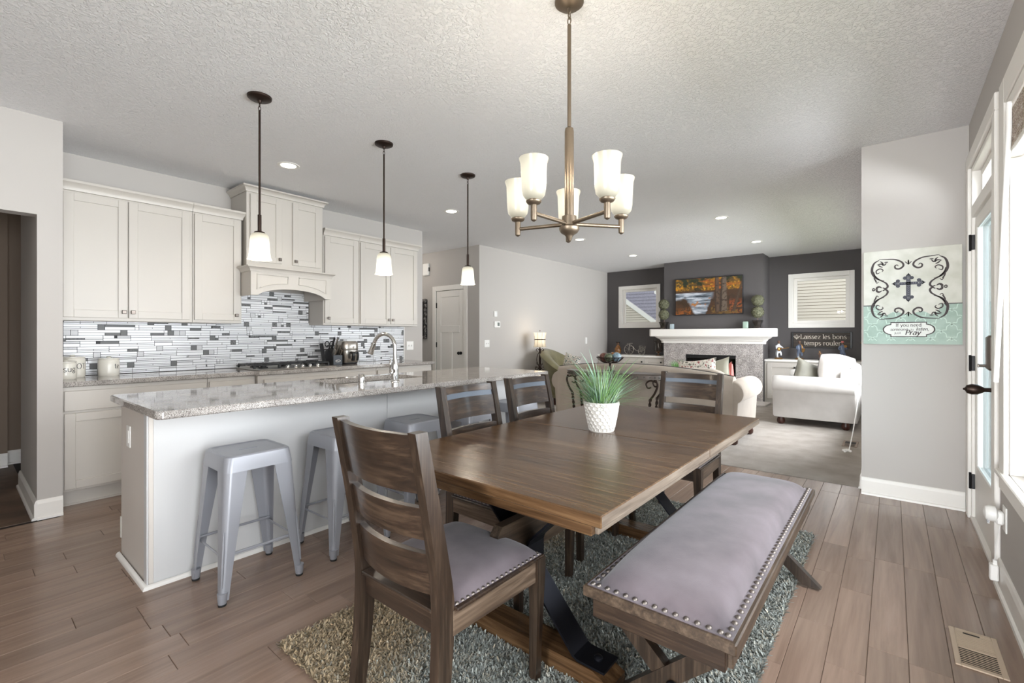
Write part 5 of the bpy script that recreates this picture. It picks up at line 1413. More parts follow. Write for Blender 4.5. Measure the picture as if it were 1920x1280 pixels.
gp = thing('grass_plant', 'small bright green grass plant seen over the back of the sofa', 'plant', (-2.72,7.60,.4545))
mb = MB(); mb.lathe([(.06,0),(.08,.14),(.075,.14),(.06,.12),(.001,.12)], 20); mb.build('pot', M['pot'], gp, 40)
mb = MB()
for k in range(150):
    a = random.uniform(0,2*PI); rr_ = random.uniform(0,.05); blade(mb, (rr_*math.cos(a),rr_*math.sin(a),.12), a, random.uniform(.20,.30), random.uniform(0,.6), random.uniform(0,.5), .006, 4)
o = mb.build('grass_blades', plain('bright_green_blade',(96,150,72),.5), gp, 60); o['kind'] = 'stuff'

# fireplace -------------------------------------------------------------------
mb = MB(); wally(mb, 9.42, 9.98, -3.655, -1.82, 0, H, [(-3.21,-2.277,.13,.867)]); mb.box((-3.25,9.9,.05),(-2.2,9.98,.9))
struct('wall_chimney', mb, M['wall_dark'], 'charcoal chimney breast behind the television', 'wall')
fp = thing('fireplace', 'grey speckled granite fireplace with black firebox and white mantel', 'fireplace', (-2.737,9.42,0))
mb = MB()
for a, b in (((-.918,.0),(-.473,1.09)),((.46,.0),(.917,1.09)),((-.473,.867),(.46,1.09)),((-.473,.0),(.46,.13))): mb.box((a[0],-.02,a[1]),(b[0],-.0005,b[1]))
mb.build('granite_surround', M['fire_granite'], fp)
mb = MB(); mb.box((-.47,.02,.13),(-.455,.46,.865)); mb.box((.443,.02,.13),(.458,.46,.865)); mb.box((-.47,.45,.13),(.458,.465,.865)); mb.box((-.47,.0,.13),(.458,.46,.14)); mb.box((-.47,.0,.855),(.458,.46,.865))
fb = mb.build('firebox', M['firebox'], fp)
mb = MB(); mb.box((-.47,-.012,.80),(.458,.02,.865),.003); mb.box((-.47,-.012,.13),(.458,.02,.19),.003)
for k in range(3): mb.box((-.44,-.016,.815+.015*k),(.43,-.010,.821+.015*k))
mb.build('louver_trim', M['black'], fb)
g = MB(); g.box((-.455,.03,.19),(.443,.034,.80)); g.build('pane', glassmat('firebox_glass',(.35,.35,.36),1.6), fb)
mb = MB()
for k,(x0,y0,x1,y1,z) in enumerate(((-.3,.2,.28,.26,.19),(-.2,.3,.3,.22,.24),(-.25,.24,.05,.34,.28))): mb.tube([(x0,y0,z),((x0+x1)/2,(y0+y1)/2,z+.012),(x1,y1,z)], [.035,.04,.033], 10)
mb.build('logs', mottled('ceramic_log',[(.3,(40,34,30)),(.7,(88,74,64))],14,.9), fb, 50)
prof = [(.03,1.088),(.035,1.13),(.06,1.15),(.065,1.165),(.12,1.20),(.135,1.215),(.14,1.222),(.215,1.225),(.22,1.235),(.22,1.365),(.214,1.372)]
mb = MB(); rings = []
for d_, z in prof:
    hw = .935+d_; rings.append([(-hw,-.0205,z),(-hw,-.02-d_+.05,z),(-hw+.05,-.02-d_,z),(hw-.05,-.02-d_,z),(hw,-.02-d_+.05,z),(hw,-.0205,z)])
mb.loft(rings, True); mb.build('mantel', M['trim'], fp, 25, fix=True)
mb = MB(); mb.box((-1.05,-.50,.012),(1.05,-.021,.045),.004); mb.build('hearth', plain('hearth_stone',(206,200,196),.5), fp)
# television: generic autumn river picture drawn as a field of coloured cells
tv = thing('television', 'flat television over the mantel showing an autumn river scene', 'television', (-2.773,9.366,2.01))
mb = MB(); mb.box((-.631,-.012,-.364),(.631,.030,.364),.004); mb.build('housing', M['black'], tv)
mb = MB(); mb.box((-.25,.030,-.2),(.25,.053,.2)); mb.build('wall_mount', M['blackm'], tv)
nx, nz = 180, 104
rs_ = np.random.RandomState(4)
def fbm(sx, sz, seed):
    r2 = np.random.RandomState(seed); out = np.zeros((nz,nx)); amp = 1; tot = 0
    for o_ in range(4):
        gx, gz = int(sx*2**o_)+2, int(sz*2**o_)+2; G = r2.rand(gz,gx)
        xi = np.linspace(0,gx-1.001,nx); zi = np.linspace(0,gz-1.001,nz); x0 = xi.astype(int); z0 = zi.astype(int); fx = (xi-x0)[None]; fz = (zi-z0)[:,None]
        out += amp*((G[z0][:,x0]*(1-fx)+G[z0][:,x0+1]*fx)*(1-fz)+(G[z0+1][:,x0]*(1-fx)+G[z0+1][:,x0+1]*fx)*fz); tot += amp; amp *= .6
    return out/tot
U, V = np.meshgrid(np.linspace(0,1,nx), np.linspace(0,1,nz))   # V = 0 at the bottom
img = np.zeros((nz,nx,3)); n1 = fbm(9,6,1); n2 = fbm(16,10,2); n3 = fbm(5,16,3); n4 = fbm(40,26,8)
def mixc(c, a): 
    global img
    a = np.clip(a,0,1)[...,None]; img = img*(1-a)+np.array(lin(c)[:3])*a
img[:] = lin((96,70,26))[:3]
mixc((150,104,20), (n2-.47)*6); mixc((206,150,34), (n4-.56)*8); mixc((34,42,20), (n1-.50)*9); mixc((186,96,24), (n3-.58)*5*(V>.6)); mixc((26,30,16), (.36-n4)*9)
bank = .66+.03*(n1-.5)
mixc((70,46,26), (bank+.02-V)*30)
wtop = bank-.04; wl = .02+0*U; 
riv = np.clip((wtop-V)*25,0,1)*np.clip((.60-U+.05*(n2-.5))*20,0,1)*np.clip((V-(.40-.46*np.clip((U-.16)/.16,0,1)*np.clip((.56-U)/.10,0,1)+.16*(n2-.5)))*9,0,1)
mixc((58,40,22), (.62-V)*6*(n1>.5)); mixc((150,84,26), (.30-V-.25*np.abs(U-.45)+.1*(n2-.5))*5*(n4>.48)*(U<.25)); mixc((150,70,30), (.42-V)*6*(U>.82)*(n4>.45)); mixc((110,82,34), (.3-V)*6*(U>.55)*(n4>.5))
streak = fbm(5,34,6)
mixc((120,130,140), riv); mixc((206,212,220), riv*np.clip((streak-.5)*6,0,1)); mixc((54,62,70), riv*np.clip((.42-streak)*8,0,1)); mixc((170,112,58), riv*np.clip((n2-.6)*9,0,1)*(V<.45))
for cu, w0, w1, sl, cc in ((.655,.034,.05,-.02,(92,72,56)),(.735,.04,.065,.01,(104,90,76)),(.90,.02,.03,.16,(78,60,44))):
    cx = cu+sl*(V-.2); ww = w1-(w1-w0)*V; mixc(cc, np.clip((ww-np.abs(U-cx))*60,0,1)*(V>.06)); mixc((60,46,36), np.clip((ww-np.abs(U-cx))*60,0,1)*np.clip((n4-.52)*9,0,1)*(V>.06)); mixc((56,42,32), np.clip((ww*.4-np.abs(U-cx+ww*.7))*60,0,1)*(V>.06))
mb = MB(); mb.grid(lambda u,v: (-.618+1.236*u, -.0125, -.350+.700*v), nx-1, nz-1)
sc = mb.mesh('screen', []) if False else None
me = bpy.data.meshes.new('screen'); me.from_pydata(mb.v, [], mb.f)
ca = me.color_attributes.new('picture', 'FLOAT_COLOR', 'POINT'); ca.data.foreach_set('color', np.dstack([img, np.ones((nz,nx,1))]).astype(np.float32).reshape(-1))
m, nt, b = base('lit_screen'); at = N(nt, 'ShaderNodeAttribute'); at.attribute_name = 'picture'; nt.links.new(at.outputs['Color'], b.inputs['Emission Color']); b.inputs['Emission Strength'].default_value = .36
b.inputs['Base Color'].default_value = (.01,.01,.01,1); b.inputs['Roughness'].default_value = .25
me.materials.append(m); link('screen', me, tv)
# built-in cabinets each side of the fireplace
def builtin(label, x0, x1, doors):
    """front at y = 9.5, faces -y"""
    t = thing('media_cabinet', label, 'cabinet', (x0,9.975,0), R(-90), 'white built-in cabinets beside the fireplace')
    w = x1-x0
    mb = MB(); mb.box((0,0,.0),(.455,w,.772)); mb.build('body', M['cab'], t)
    mb = MB(); mb.box((0,0,.772),(.485,w,.812),.005); mb.build('top', M['trim'], t)
    for a, b, k in doors: shaker(t, a-x0, b-x0, .10, .74, .456, knob=(k-x0,.675), rail=.07, kmat='blackm')
builtin('white built-in cabinet left of the fireplace under the small window', -5.253, -3.662, [(-5.22,-4.67,-4.715),(-4.66,-4.13,-4.175),(-4.12,-3.70,-3.75)])
builtin('white built-in cabinet right of the fireplace behind the loveseat', -1.813, -.195, [(-1.77,-1.295,-1.335),(-1.285,-.78,-.83),(-.77,-.24,-.28)])
# mantel ornaments
def topiary(loc, label):
    t = thing('topiary', label, 'topiary', loc, 0, 'double-ball topiaries on the mantel')
    mb = MB(); mb.loft([[(x,y,z) for x,y in rrect(-r,-r,r,r,.006,2)] for r,z in ((.056,0),(.056,.006),(.048,.01),(.054,.07),(.080,.145),(.075,.145),(.066,.13))], True); mb.build('pot', M['smoky'], t, 30)
    mb = MB(); mb.tube([(0,0,.11),(.003,0,.25),(0,0,.50)], .007, 6); mb.build('stem', M['figbrown'], t)
    for zc in (.295,.505):
        mb = MB(); mb.ball((0,0,zc), .102, 14, 10)
        for k in range(420):
            d = Vector(np.random.normal(size=3)).normalized(); e = d.orthogonal().normalized(); f = d.cross(e); a = random.uniform(0,2*PI); e2 = (e*math.cos(a)+f*math.sin(a)+d*.6).normalized(); f2 = d.cross(e2).normalized()
            p = Vector((0,0,zc))+d*.095; n0 = len(mb.v); L = random.uniform(.018,.03); mb.v += [tuple(p-f2*.005),tuple(p+e2*L*.6-f2*.009),tuple(p+e2*L),tuple(p+e2*L*.6+f2*.009),tuple(p+f2*.005)]; mb.face(range(n0,n0+5))
        o = mb.build('leaf_ball', M['leafdark'], t); o['kind'] = 'stuff'
topiary((-3.615,9.30,1.3735), 'double-ball topiary in a mirrored pot at the window end of the mantel')
topiary((-1.885,9.30,1.3735), 'double-ball topiary in a mirrored pot at the right end of the mantel')
def jar(loc, label, m, r, h):
    t = thing('candle_jar', label, 'jar', loc, 0, 'small jars on the mantel')
    mb = MB(); mb.loft([[(x,y,z) for x,y in rrect(-r*q,-r*q,r*q,r*q,r*.3,3)] for q,z in ((.95,0),(1,.01),(1,h*.9),(.9,h))], True); mb.build('body', m, t, 40)
    mb = MB(); mb.lathe([(r*.6,h),(r*.65,h+.008),(r*.3,h+.02),(.001,h+.022)], 12); mb.build('lid', M['chrome'], t, 40)
jar((-3.44,9.28,1.3735), 'pale blue glass jar beside the left topiary', M['jar'], .036, .10)
jar((-2.08,9.28,1.3735), 'pale green patterned jar beside the right topiary', M['jargreen'], .044, .125)
# cabinet ornaments, left
vs = thing('vase', 'amber mosaic vase on the left built-in cabinet', 'vase', (-4.86,9.74,.8125))
mb = MB(); mb.lathe([(.045,0),(.05,.01),(.075,.08),(.07,.13),(.035,.20),(.022,.24),(.034,.27),(.030,.27)], 24); mb.build('body', M['amber'], vs, 50)
mb = MB(); mb.lathe([(.026,.225),(.028,.235),(.026,.245)], 16); [mb.ball((.035*math.cos(a),.035*math.sin(a),.272), .016, 8, 6) for a in (0,1.2,2.5,3.8,5)]; mb.build('neck_trim', M['black'], vs, 50)
bc = thing('wire_bicycle', 'silver wire bicycle planter ornament on the left built-in cabinet', 'ornament', (-4.45,9.74,.8125))
def wheel(mb, cx, r, nsp):
    mb.tube([(cx+r*math.cos(2*PI*i/28),0,r+.006+r*math.sin(2*PI*i/28)) for i in range(28)], .006, 6, closed=True)
    for k in range(nsp): a = PI*k/nsp+.3; mb.tube([(cx-r*math.cos(a),0,r+.006-r*math.sin(a)),(cx+r*math.cos(a),0,r+.006+r*math.sin(a))], .0025, 5)
for cx, r in ((-.14,.11),(.16,.075)): mb = MB(); wheel(mb, cx, r, 4); mb.build('wheel', M['pewter'] if 'pewter' in M else M['stainless'], bc, 50)
mb = MB(); mb.tube(smoothcurve([(-.14,0,.116),(-.13,0,.20),(-.12,0,.25),(-.05,0,.255)],5), .006, 6); mb.tube([(-.16,-.05,.25),(-.12,0,.25),(-.16,.05,.25)], .005, 6); mb.tube(smoothcurve([(-.125,0,.20),(-.05,0,.18),(.03,0,.10),(.16,0,.08)],5), .006, 6); mb.build('frame', M['stainless'], bc, 50)
mb = MB()
for z, r in ((.10,.055),(.13,.062),(.17,.072),(.20,.078)): mb.tube([(.18+r*math.cos(2*PI*i/20),.55*r*math.sin(2*PI*i/20),z) for i in range(20)], .003, 5, closed=True)
for k in range(10): a = 2*PI*k/10; mb.tube([(.18+.055*math.cos(a),.03*math.sin(a),.10),(.18+.078*math.cos(a),.043*math.sin(a),.20)], .0025, 5)
mb.build('basket', M['stainless'], bc, 50)
hu = thing('hurricane_vase', 'tall smoky glass hurricane vase beside the fireplace', 'vase', (-3.90,9.72,.8125))
mb = MB(); mb.lathe([(.06,0),(.062,.006),(.015,.02),(.013,.05),(.03,.065),(.085,.085)], 24); mb.build('foot', mottled('amber_glass_foot',[(.3,(120,88,66)),(.7,(168,128,98))],20,.15), hu, 50)
mb = MB(); mb.lathe([(.03,.064),(.085,.086),(.092,.14),(.086,.24),(.098,.345),(.095,.345),(.083,.24),(.088,.14),(.08,.09)], 28, cap=False); mb.build('glass_cylinder', M['hurricane'], hu, 50)
# figurines, right: small musicians on crescent bases (body = one skinned figure)
def figurine(loc, label, s_, cloth, hat, inst, rz):
    t = thing('figurine', label, 'figurine', loc, rz, 'musician figurines on the right built-in cabinet')
    mb = MB(); mb.lathe([(.055,0),(.058,.006),(.05,.018),(.02,.022)], 20); [mb.v.__setitem__(i,(v[0]*s_,v[1]*s_,v[2]*s_)) for i,v in enumerate(mb.v)]; mb.build('base', M['gold'] if inst != 'small' else M['blackm'], t, 40)
    mb = MB(); pts = [(-.05*math.cos(R(a))*s_*1.15+.01*s_, 0, (.085+.075*math.sin(R(a)))*s_) for a in range(-95,100,15)]
    mb.tube(pts, [(.004+.014*math.sin(PI*(i+.5)/len(pts)))*s_ for i in range(len(pts))], 8); mb.build('crescent', M['figwhite'], t, 50)
    V = [(0,0,.12),(0,0,.165),(0,0,.205),(.004,0,.225),(.008,0,.25),(0,.03,.20),(.035,.05,.17),(.065,.025,.165),(0,-.03,.20),(.03,-.055,.165),(.06,-.03,.15),(.03,.02,.10),(.035,.022,.05),(.0,-.02,.09),(.005,-.022,.04)]
    E = [(0,1),(1,2),(2,3),(3,4),(2,5),(5,6),(6,7),(2,8),(8,9),(9,10),(0,11),(11,12),(0,13),(13,14)]
    Rd = [.024,.026,.024,.012,.018,.013,.011,.009,.013,.011,.009,.015,.011,.015,.011]
    me = bpy.data.meshes.new('body'); me.from_pydata([tuple(c*s_ for c in v) for v in V], E, []); me.materials.append(cloth)
    o = link('body', me, t); o.modifiers.new('skin','SKIN'); sv = me.skin_vertices[0].data
    for i, r in enumerate(Rd): sv[i].radius = (r*s_, r*s_)
    sv[0].use_root = True
    ss = o.modifiers.new('sub','SUBSURF'); ss.levels = 1; ss.render_levels = 1
    mb = MB(); mb.ball((.008*s_,0,.252*s_), .018*s_, 10, 8, (1,.9,1.15)); mb.build('head', M['figbrown'], t, 60)
    mb = MB(); mb.lathe([(.026*s_,.262*s_),(.018*s_,.266*s_),(.017*s_,.282*s_),(.001,.284*s_)], 14, (.006*s_,0,0)); mb.build('hat', hat, t, 40)
    mb = MB()
    if inst == 'guitar':
        mb.ball((.05*s_,-.02*s_,.155*s_), .032*s_, 12, 8, (.5,1,1)); mb.tube([(.06*s_,.0,.16*s_),(.075*s_,.12*s_,.175*s_)], .006*s_, 6)
    elif inst == 'sax':
        mb.tube([tuple(c*s_ for c in p) for p in smoothcurve([(.02,0,.235),(.06,.01,.22),(.065,.015,.16),(.075,.015,.12),(.10,.015,.135),(.11,.015,.17)],4)], [(.004+.0008*i)*s_ for i in range(21)], 8)
    elif inst == 'trumpet':
        mb.tube([tuple(c*s_ for c in p) for p in ((.022,0,.24),(.08,0,.225),(.11,0,.215),(.13,0,.21))], [.004*s_,.004*s_,.008*s_,.02*s_], 8)
    else:
        mb.tube([tuple(c*s_ for c in p) for p in ((.05,.03,.12),(.055,-.03,.26))], .007*s_, 6); mb.ball((.052*s_,.03*s_,.11*s_), .028*s_, 10, 8, (.5,1,1.2))
    mb.build('instrument', M['gold'], t, 50)
figurine((-1.63,9.76,.8125), 'figurine of a seated guitar player nearest the fireplace', 1.18, M['figwhite'], M['figbrown'], 'guitar', R(-50))
figurine((-1.30,9.76,.8125), 'figurine of a saxophone player below the left of the lettered sign', 1.18, M['figblue'], M['figbrown'], 'sax', R(-60))
figurine((-.985,9.76,.8125), 'small dark figurine between the larger musicians', .62, M['figbrown'], M['black'], 'small', R(-80))
figurine((-.665,9.76,.8125), 'figurine in blue with a red hat rising behind the loveseat cushion', 1.18, M['figblue'], M['red'], 'trumpet', R(-70))
# lettered sign above the right cabinet
sg = thing('wall_sign', 'dark wooden sign lettered Laissez les bons temps rouler', 'sign', (-.994,9.979,1.163))
mb = MB(); mb.box((-.456,-.018,-.145),(.456,0,.145),.003); mb.build('board', M['signwood'], sg)
mb = MB()
for a, b in (((-.456,-.145),(-.425,.145)),((.425,-.145),(.456,.145)),((-.425,.128),(.425,.145)),((-.425,-.145),(.425,-.128))): mb.box((a[0],-.030,a[1]),(b[0],-.017,b[1]),.004)
mb.build('frame', M['signwood2'] if 'signwood2' in M else M['black'], sg)
mp = lambda u,v,w: (u, -.0185-w, v)
mb = MB(); flat_text(mb, 'Laissez les bons', .080, .03, .020, mp, .0015, thick=.085, thin=.04); mb.build('lettering', M['signink'], sg, fix=True); mb = MB()
flat_text(mb, 'temps rouler', .080, .02, -.095, mp, .0015, thick=.085, thin=.04); mb.build('lettering', M['signink'], sg, fix=True)
mb = MB()
fx, fz = -.375, .05
for s_ in (-1,1): mb.tube(smoothcurve([(fx+s_*.004,-.020,fz-.02),(fx+s_*.03,-.020,fz-.005),(fx+s_*.046,-.020,fz+.012),(fx+s_*.036,-.020,fz+.022),(fx+s_*.028,-.020,fz+.008)],5), .0035, 5)
mb.tube(smoothcurve([(fx,-.020,fz-.04),(fx-.012,-.020,fz+.015),(fx,-.020,fz+.045),(fx+.012,-.020,fz+.015),(fx,-.020,fz-.04)],5), .0035, 5); mb.tube([(fx-.024,-.020,fz-.02),(fx+.024,-.020,fz-.02)], .003, 5)
mb.build('fleur_emblem', M['signink'], sg)
# amber sconce edge by the right corner
ob = thing('gilt_ornament', 'gilt ornament just showing beside the edge of the short greige wall', 'ornament', (-.36,9.76,.8125))
mb = MB(); mb.lathe([(.05,0),(.05,.01),(.012,.025),(.012,.26),(.02,.27),(.045,.29),(.06,.31),(.045,.33),(.01,.345)], 18); mb.build('stand', M['gold'], ob, 50)
# blind cord with tassels hanging to the carpet, carpet register
cd = thing('blind_cord', 'white blind cord with tassels hanging to the carpet', 'blind cord', (-.24,6.02,.014))
mb = MB(); mb.tube(smoothcurve([(.03,.02,1.9),(.01,.02,1.2),(-.02,.01,.75),(-.07,.01,.30),(-.115,.03,.02)],8), .0055, 6); mb.build('cord', M['white'], cd)
mb = MB(); mb.tube([(-.02,.01,.76),(-.024,.01,.71)], [.009,.012], 8); mb.tube([(-.10,.0,.018),(-.13,.06,.014),(-.17,.03,.014)], [.012,.014,.010], 8); mb.tube([(-.115,.03,.02),(-.15,-.02,.014)], [.009,.013], 8); mb.build('tassel', M['white'], cd, 50)
cv = thing('carpet_register', 'small brown floor register in the carpet near the short greige wall', 'floor vent', (-.37,6.50,.0145))
mb = MB(); mb.box((-.07,-.17,0),(.07,.17,.006),.002); mb.build('frame', mottled('brown_register',[(.3,(120,104,90)),(.7,(140,122,106))],30,.5), cv); mb = MB(); [mb.box((-.045,-.15+.03*k,.0055),(.045,-.138+.03*k,.0068)) for k in range(4)]; mb.box((-.05,-.02,.0055),(.05,.11,.0066)); mb.build('slots', M['grilledark'], cv)

# ================================================================== right-hand wall
# cross canvas ------------------------------------------------------------------
CW, CHt = .56, .716
pc = thing('canvas_art', 'cream and mint canvas with a dark cross, scroll frame and prayer text', 'wall art', (.104,4.5995,1.541))
mb = MB(); mb.box((-CW/2,-.036,-CHt/2),(CW/2,0,CHt/2),.003); mb.build('canvas', M['canvas'], pc)
cm = lambda u,v,w: (u, -.0362-w, v)
zs = -.062       # dividing line between cream and mint
mb = MB(); mb.prism([(-CW/2,-CHt/2),(CW/2,-CHt/2),(CW/2,zs),(-CW/2,zs)], 0, .0003, cm); mb.build('mint_field', M['mint'], pc)
mb = MB()
def ribbon2(mb, pts, w, lo=.0004, hi=.0009, taper=False):
    m = len(pts)
    L = []; Rr = []
    for i, p in enumerate(pts):
        a = pts[max(i-1,0)]; b = pts[min(i+1,m-1)]; dx, dy = b[0]-a[0], b[1]-a[1]; l = math.hypot(dx,dy) or 1
        ww = (w[i] if isinstance(w, list) else w)/2
        L.append((p[0]-dy/l*ww, p[1]+dx/l*ww)); Rr.append((p[0]+dy/l*ww, p[1]-dx/l*ww))
    n0 = len(mb.v)
    for i in range(m): mb.v += [cm(*Rr[i],lo), cm(*L[i],lo), cm(*L[i],hi), cm(*Rr[i],hi)]
    for i in range(m-1):
        for k in range(4): mb.face([n0+i*4+k, n0+i*4+(k+1)%4, n0+(i+1)*4+(k+1)%4, n0+(i+1)*4+k])
    mb.face([n0,n0+1,n0+2,n0+3][::-1]); mb.face([n0+(m-1)*4+k for k in range(4)])
cell = .112
def scal(cx, cy):
    out = []
    for (ox, oy, r, a0, a1) in ((-.040,.012,.020,200,60),(0,.040,.030,150,30),(.040,.012,.020,120,-20)): out += [(cx+ox+r*math.cos(R(a0+(a1-a0)*i/8)), cy+oy+r*math.sin(R(a0+(a1-a0)*i/8))) for i in range(9)]
    return out
for row in range(7):
    cy = -CHt/2-.03+row*.052
    for c_ in range(-3,4):
        cx = c_*cell+(cell/2 if row % 2 else 0)
        pts = [p for p in scal(cx, cy) if -CW/2+.003 < p[0] < CW/2-.003 and -CHt/2+.003 < p[1] < zs-.004]
        if len(pts) > 5:
            run = [pts[0]]
            for p in pts[1:]:
                if math.hypot(p[0]-run[-1][0], p[1]-run[-1][1]) > .03:
                    if len(run) > 2: ribbon2(mb, run, .0042)
                    run = [p]
                else: run.append(p)
            if len(run) > 2: ribbon2(mb, run, .0042)
mb.build('scallop_lines', M['mintline'], pc)
# inner cream field of the scroll frame
fcx, fcy = -.012, .062; 
def FP(p, q): return (fcx+p, fcy+q)
inner = []
quarter = [(.0,.195),(.08,.175),(.13,.20),(.17,.165),(.175,.10),(.13,.055),(.115,.0)]
path = quarter+[(x,-y) for x,y in quarter[::-1][1:]]+[(-x,-y) for x,y in quarter[1:]]+[(-x,y) for x,y in quarter[::-1][1:-1]]
mb = MB(); sm = smoothcurve([(x,y,0) for x,y in path], 4, True)
mb.prism([FP(p.x,p.y) for p in sm], .0002, .0012, cm); mb.build('cream_field', M['canvas'], pc, fix=True)
# scroll frame: one quarter mirrored four ways
mb = MB()
def sc2(pts, w0, w1, k=6):
    w0 *= 1.5; w1 *= 1.45
    s_ = smoothcurve([(x,y,0) for x,y in pts], k); m = len(s_)
    for sx in (-1,1):
        for sy in (-1,1):
            w = [w0+(w1-w0)*math.sin(PI*(i+.4)/(m+.2)) for i in range(m)]
            ribbon2(mb, [FP(sx*p.x, sy*p.y) for p in s_], w, .0013, .0019)
def spi(cx, cy, r, a0, turns, n=9): return [(cx+r*(1-.72*i/n)*math.cos(R(a0)+turns*2*PI*i/n), cy+r*(1-.72*i/n)*math.sin(R(a0)+turns*2*PI*i/n)) for i in range(n+1)]
sc2([(.172,.232),(.130,.228),(.08,.222),(.04,.200),(.028,.172),(.048,.150),(.072,.152),(.078,.170),(.066,.180),(.058,.170)], .002, .0085)
sc2([(.170,.225),(.200,.205),(.214,.165),(.212,.125),(.190,.088),(.160,.066)], .002, .011)
sc2([(.160,.066),(.130,.045),(.120,.020),(.132,.004),(.150,.012)], .003, .009)
sc2([(.205,.140),(.196,.105),(.170,.075),(.140,.062)], .0015, .006)
sc2([(.165,.130),(.185,.122),(.188,.145),(.165,.158),(.148,.146),(.155,.134)], .002, .006)
sc2([(.185,.190),(.160,.195),(.140,.185),(.128,.200)], .0015, .007)
sc2([(.165,.215),(.150,.200),(.150,.180)], .0015, .006); sc2([(.178,.190),(.165,.176),(.150,.168)], .0015, .006); sc2([(.140,.205),(.118,.206)], .0015, .005)
sc2([(.185,.060),(.196,.075),(.204,.095)], .001, .006); sc2([(.172,.060),(.186,.050),(.196,.070)], .001, .004)
sc2([(.155,.010),(.172,.020),(.186,.010),(.182,-.002)], .002, .010); sc2([(.192,.0),(.206,.008),(.214,.0)], .001, .006)
sc2([(.0,.176),(.010,.190),(.020,.200)], .001, .004); sc2([(.0,.178),(.0,.195),(.0,.212)], .001, .006)
mb.build('scroll_frame', M['ink'], pc)
# divider strokes
mb = MB()
for a, b in ((-CW/2,fcx-.195),(fcx+.195,CW/2)): ribbon2(mb, [(a,zs),(b,zs)], .006)
mb.build('divider', M['ink'], pc)
# cross with budded ends
mb = MB(); cxx, cyy = fcx, fcy+.018
def disc(x, y, r, n=14): mb.prism([(cxx+x+r*math.cos(2*PI*i/n), cyy+y+r*math.sin(2*PI*i/n)) for i in range(n)], .0013, .0030, cm)
def rect(x0, y0, x1, y1): mb.prism([(cxx+x0,cyy+y0),(cxx+x1,cyy+y0),(cxx+x1,cyy+y1),(cxx+x0,cyy+y1)], .0013, .0032, cm)
rect(-.013,-.085,.013,.055); rect(-.058,-.005+.012,.058,.012+.016)
yc = .0195
for ex, ey, dx, dy in ((0,.060,0,1),(0,-.088,0,-1),(.062,yc,1,0),(-.062,yc,-1,0)):
    disc(ex+dx*.012, ey+dy*.012, .014)
    for s_ in (-1,1): disc(ex-dx*.002+s_*dy*.019, ey-dy*.002+s_*dx*.019, .0125)
    tip = (ex+dx*.036, ey+dy*.036); mb.prism([(cxx+ex+dx*.014-dy*.012, cyy+ey+dy*.014-dx*.012),(cxx+tip[0],cyy+tip[1]),(cxx+ex+dx*.014+dy*.012, cyy+ey+dy*.014+dx*.012)], .0013,.0030, cm)
cr = mb.build('cross', plain('dark_cross',(66,66,76),.6), pc, fix=True)
mb = MB()
for k in range(-5,4): ribbon2(mb, [(cxx-.007,cyy+k*.014),(cxx,cyy+k*.014+.006),(cxx+.007,cyy+k*.014)], .0018, .0033,.0037)
for k in (-4,-3,-2,2,3,4): ribbon2(mb, [(cxx+k*.013,cyy+yc-.006),(cxx+k*.013+.004,cyy+yc),(cxx+k*.013,cyy+yc+.006)], .0018, .0033,.0037)
for ex, ey in ((0,.072),(0,-.10),(.074,yc),(-.074,yc)): ribbon2(mb, [(cxx+ex+.006*math.cos(2*PI*i/10),cyy+ey+.006*math.sin(2*PI*i/10)) for i in range(11)], .0018,.0033,.0037)
mb.build('engraving', plain('cross_highlight',(140,140,150),.6), cr)
# plaque with the text
pcx, pcy = -.012, -.248
pw, ph_ = .100, .052
out = [(-pw,ph_),(pw,ph_),(pw,ph_-.014)]+[(pw+.044*math.sin(R(a)), (ph_-.016)*math.cos(R(a))) for a in range(10,171,16)]+[(pw,-ph_+.014),(pw,-ph_),(-pw,-ph_),(-pw,-ph_+.014)]+[(-pw-.044*math.sin(R(a)), -(ph_-.016)*math.cos(R(a))) for a in range(10,171,16)]+[(-pw,ph_-.014)]
mb = MB(); mb.prism([(pcx+x*1.04,pcy+y*1.08) for x,y in out], .0010, .0016, cm); pq = mb.build('plaque_border', M['ink'], pc, fix=True)
mb = MB(); mb.prism([(pcx+x*.985,pcy+y*.96) for x,y in out], .0016, .0020, cm); mb.build('plaque', M['plaque'], pc, fix=True)
mb = MB(); tm_ = lambda u,v,w: cm(u,v,w+.0020)
flat_text(mb, 'If you need', .024, pcx, pcy+.022, tm_, .0006, thick=.10, thin=.055); mb.build('lettering', M['ink'], pc, fix=True); mb = MB()
flat_text(mb, 'someone', .021, pcx-.055, pcy-.008, tm_, .0006, shear=.25, serif=False, thick=.10, thin=.06); mb.build('lettering', M['ink'], pc, fix=True); mb = MB()
flat_text(mb, 'to', .017, pcx+.022, pcy-.008, tm_, .0006, thick=.08, thin=.05); mb.build('lettering', M['ink'], pc, fix=True); mb = MB()
flat_text(mb, 'listen,', .023, pcx+.078, pcy-.008, tm_, .0006, shear=.25, serif=False, thick=.12, thin=.07); mb.build('lettering', M['ink'], pc, fix=True); mb = MB()
flat_text(mb, 'just', .019, pcx-.062, pcy-.034, tm_, .0006, thick=.08, thin=.05); mb.build('lettering', M['ink'], pc, fix=True); mb = MB()
flat_text(mb, 'Pray', .036, pcx+.024, pcy-.040, tm_, .0006, shear=.25, serif=False, thick=.13, thin=.07); mb.build('lettering', M['ink'], pc, fix=True); mb = MB()

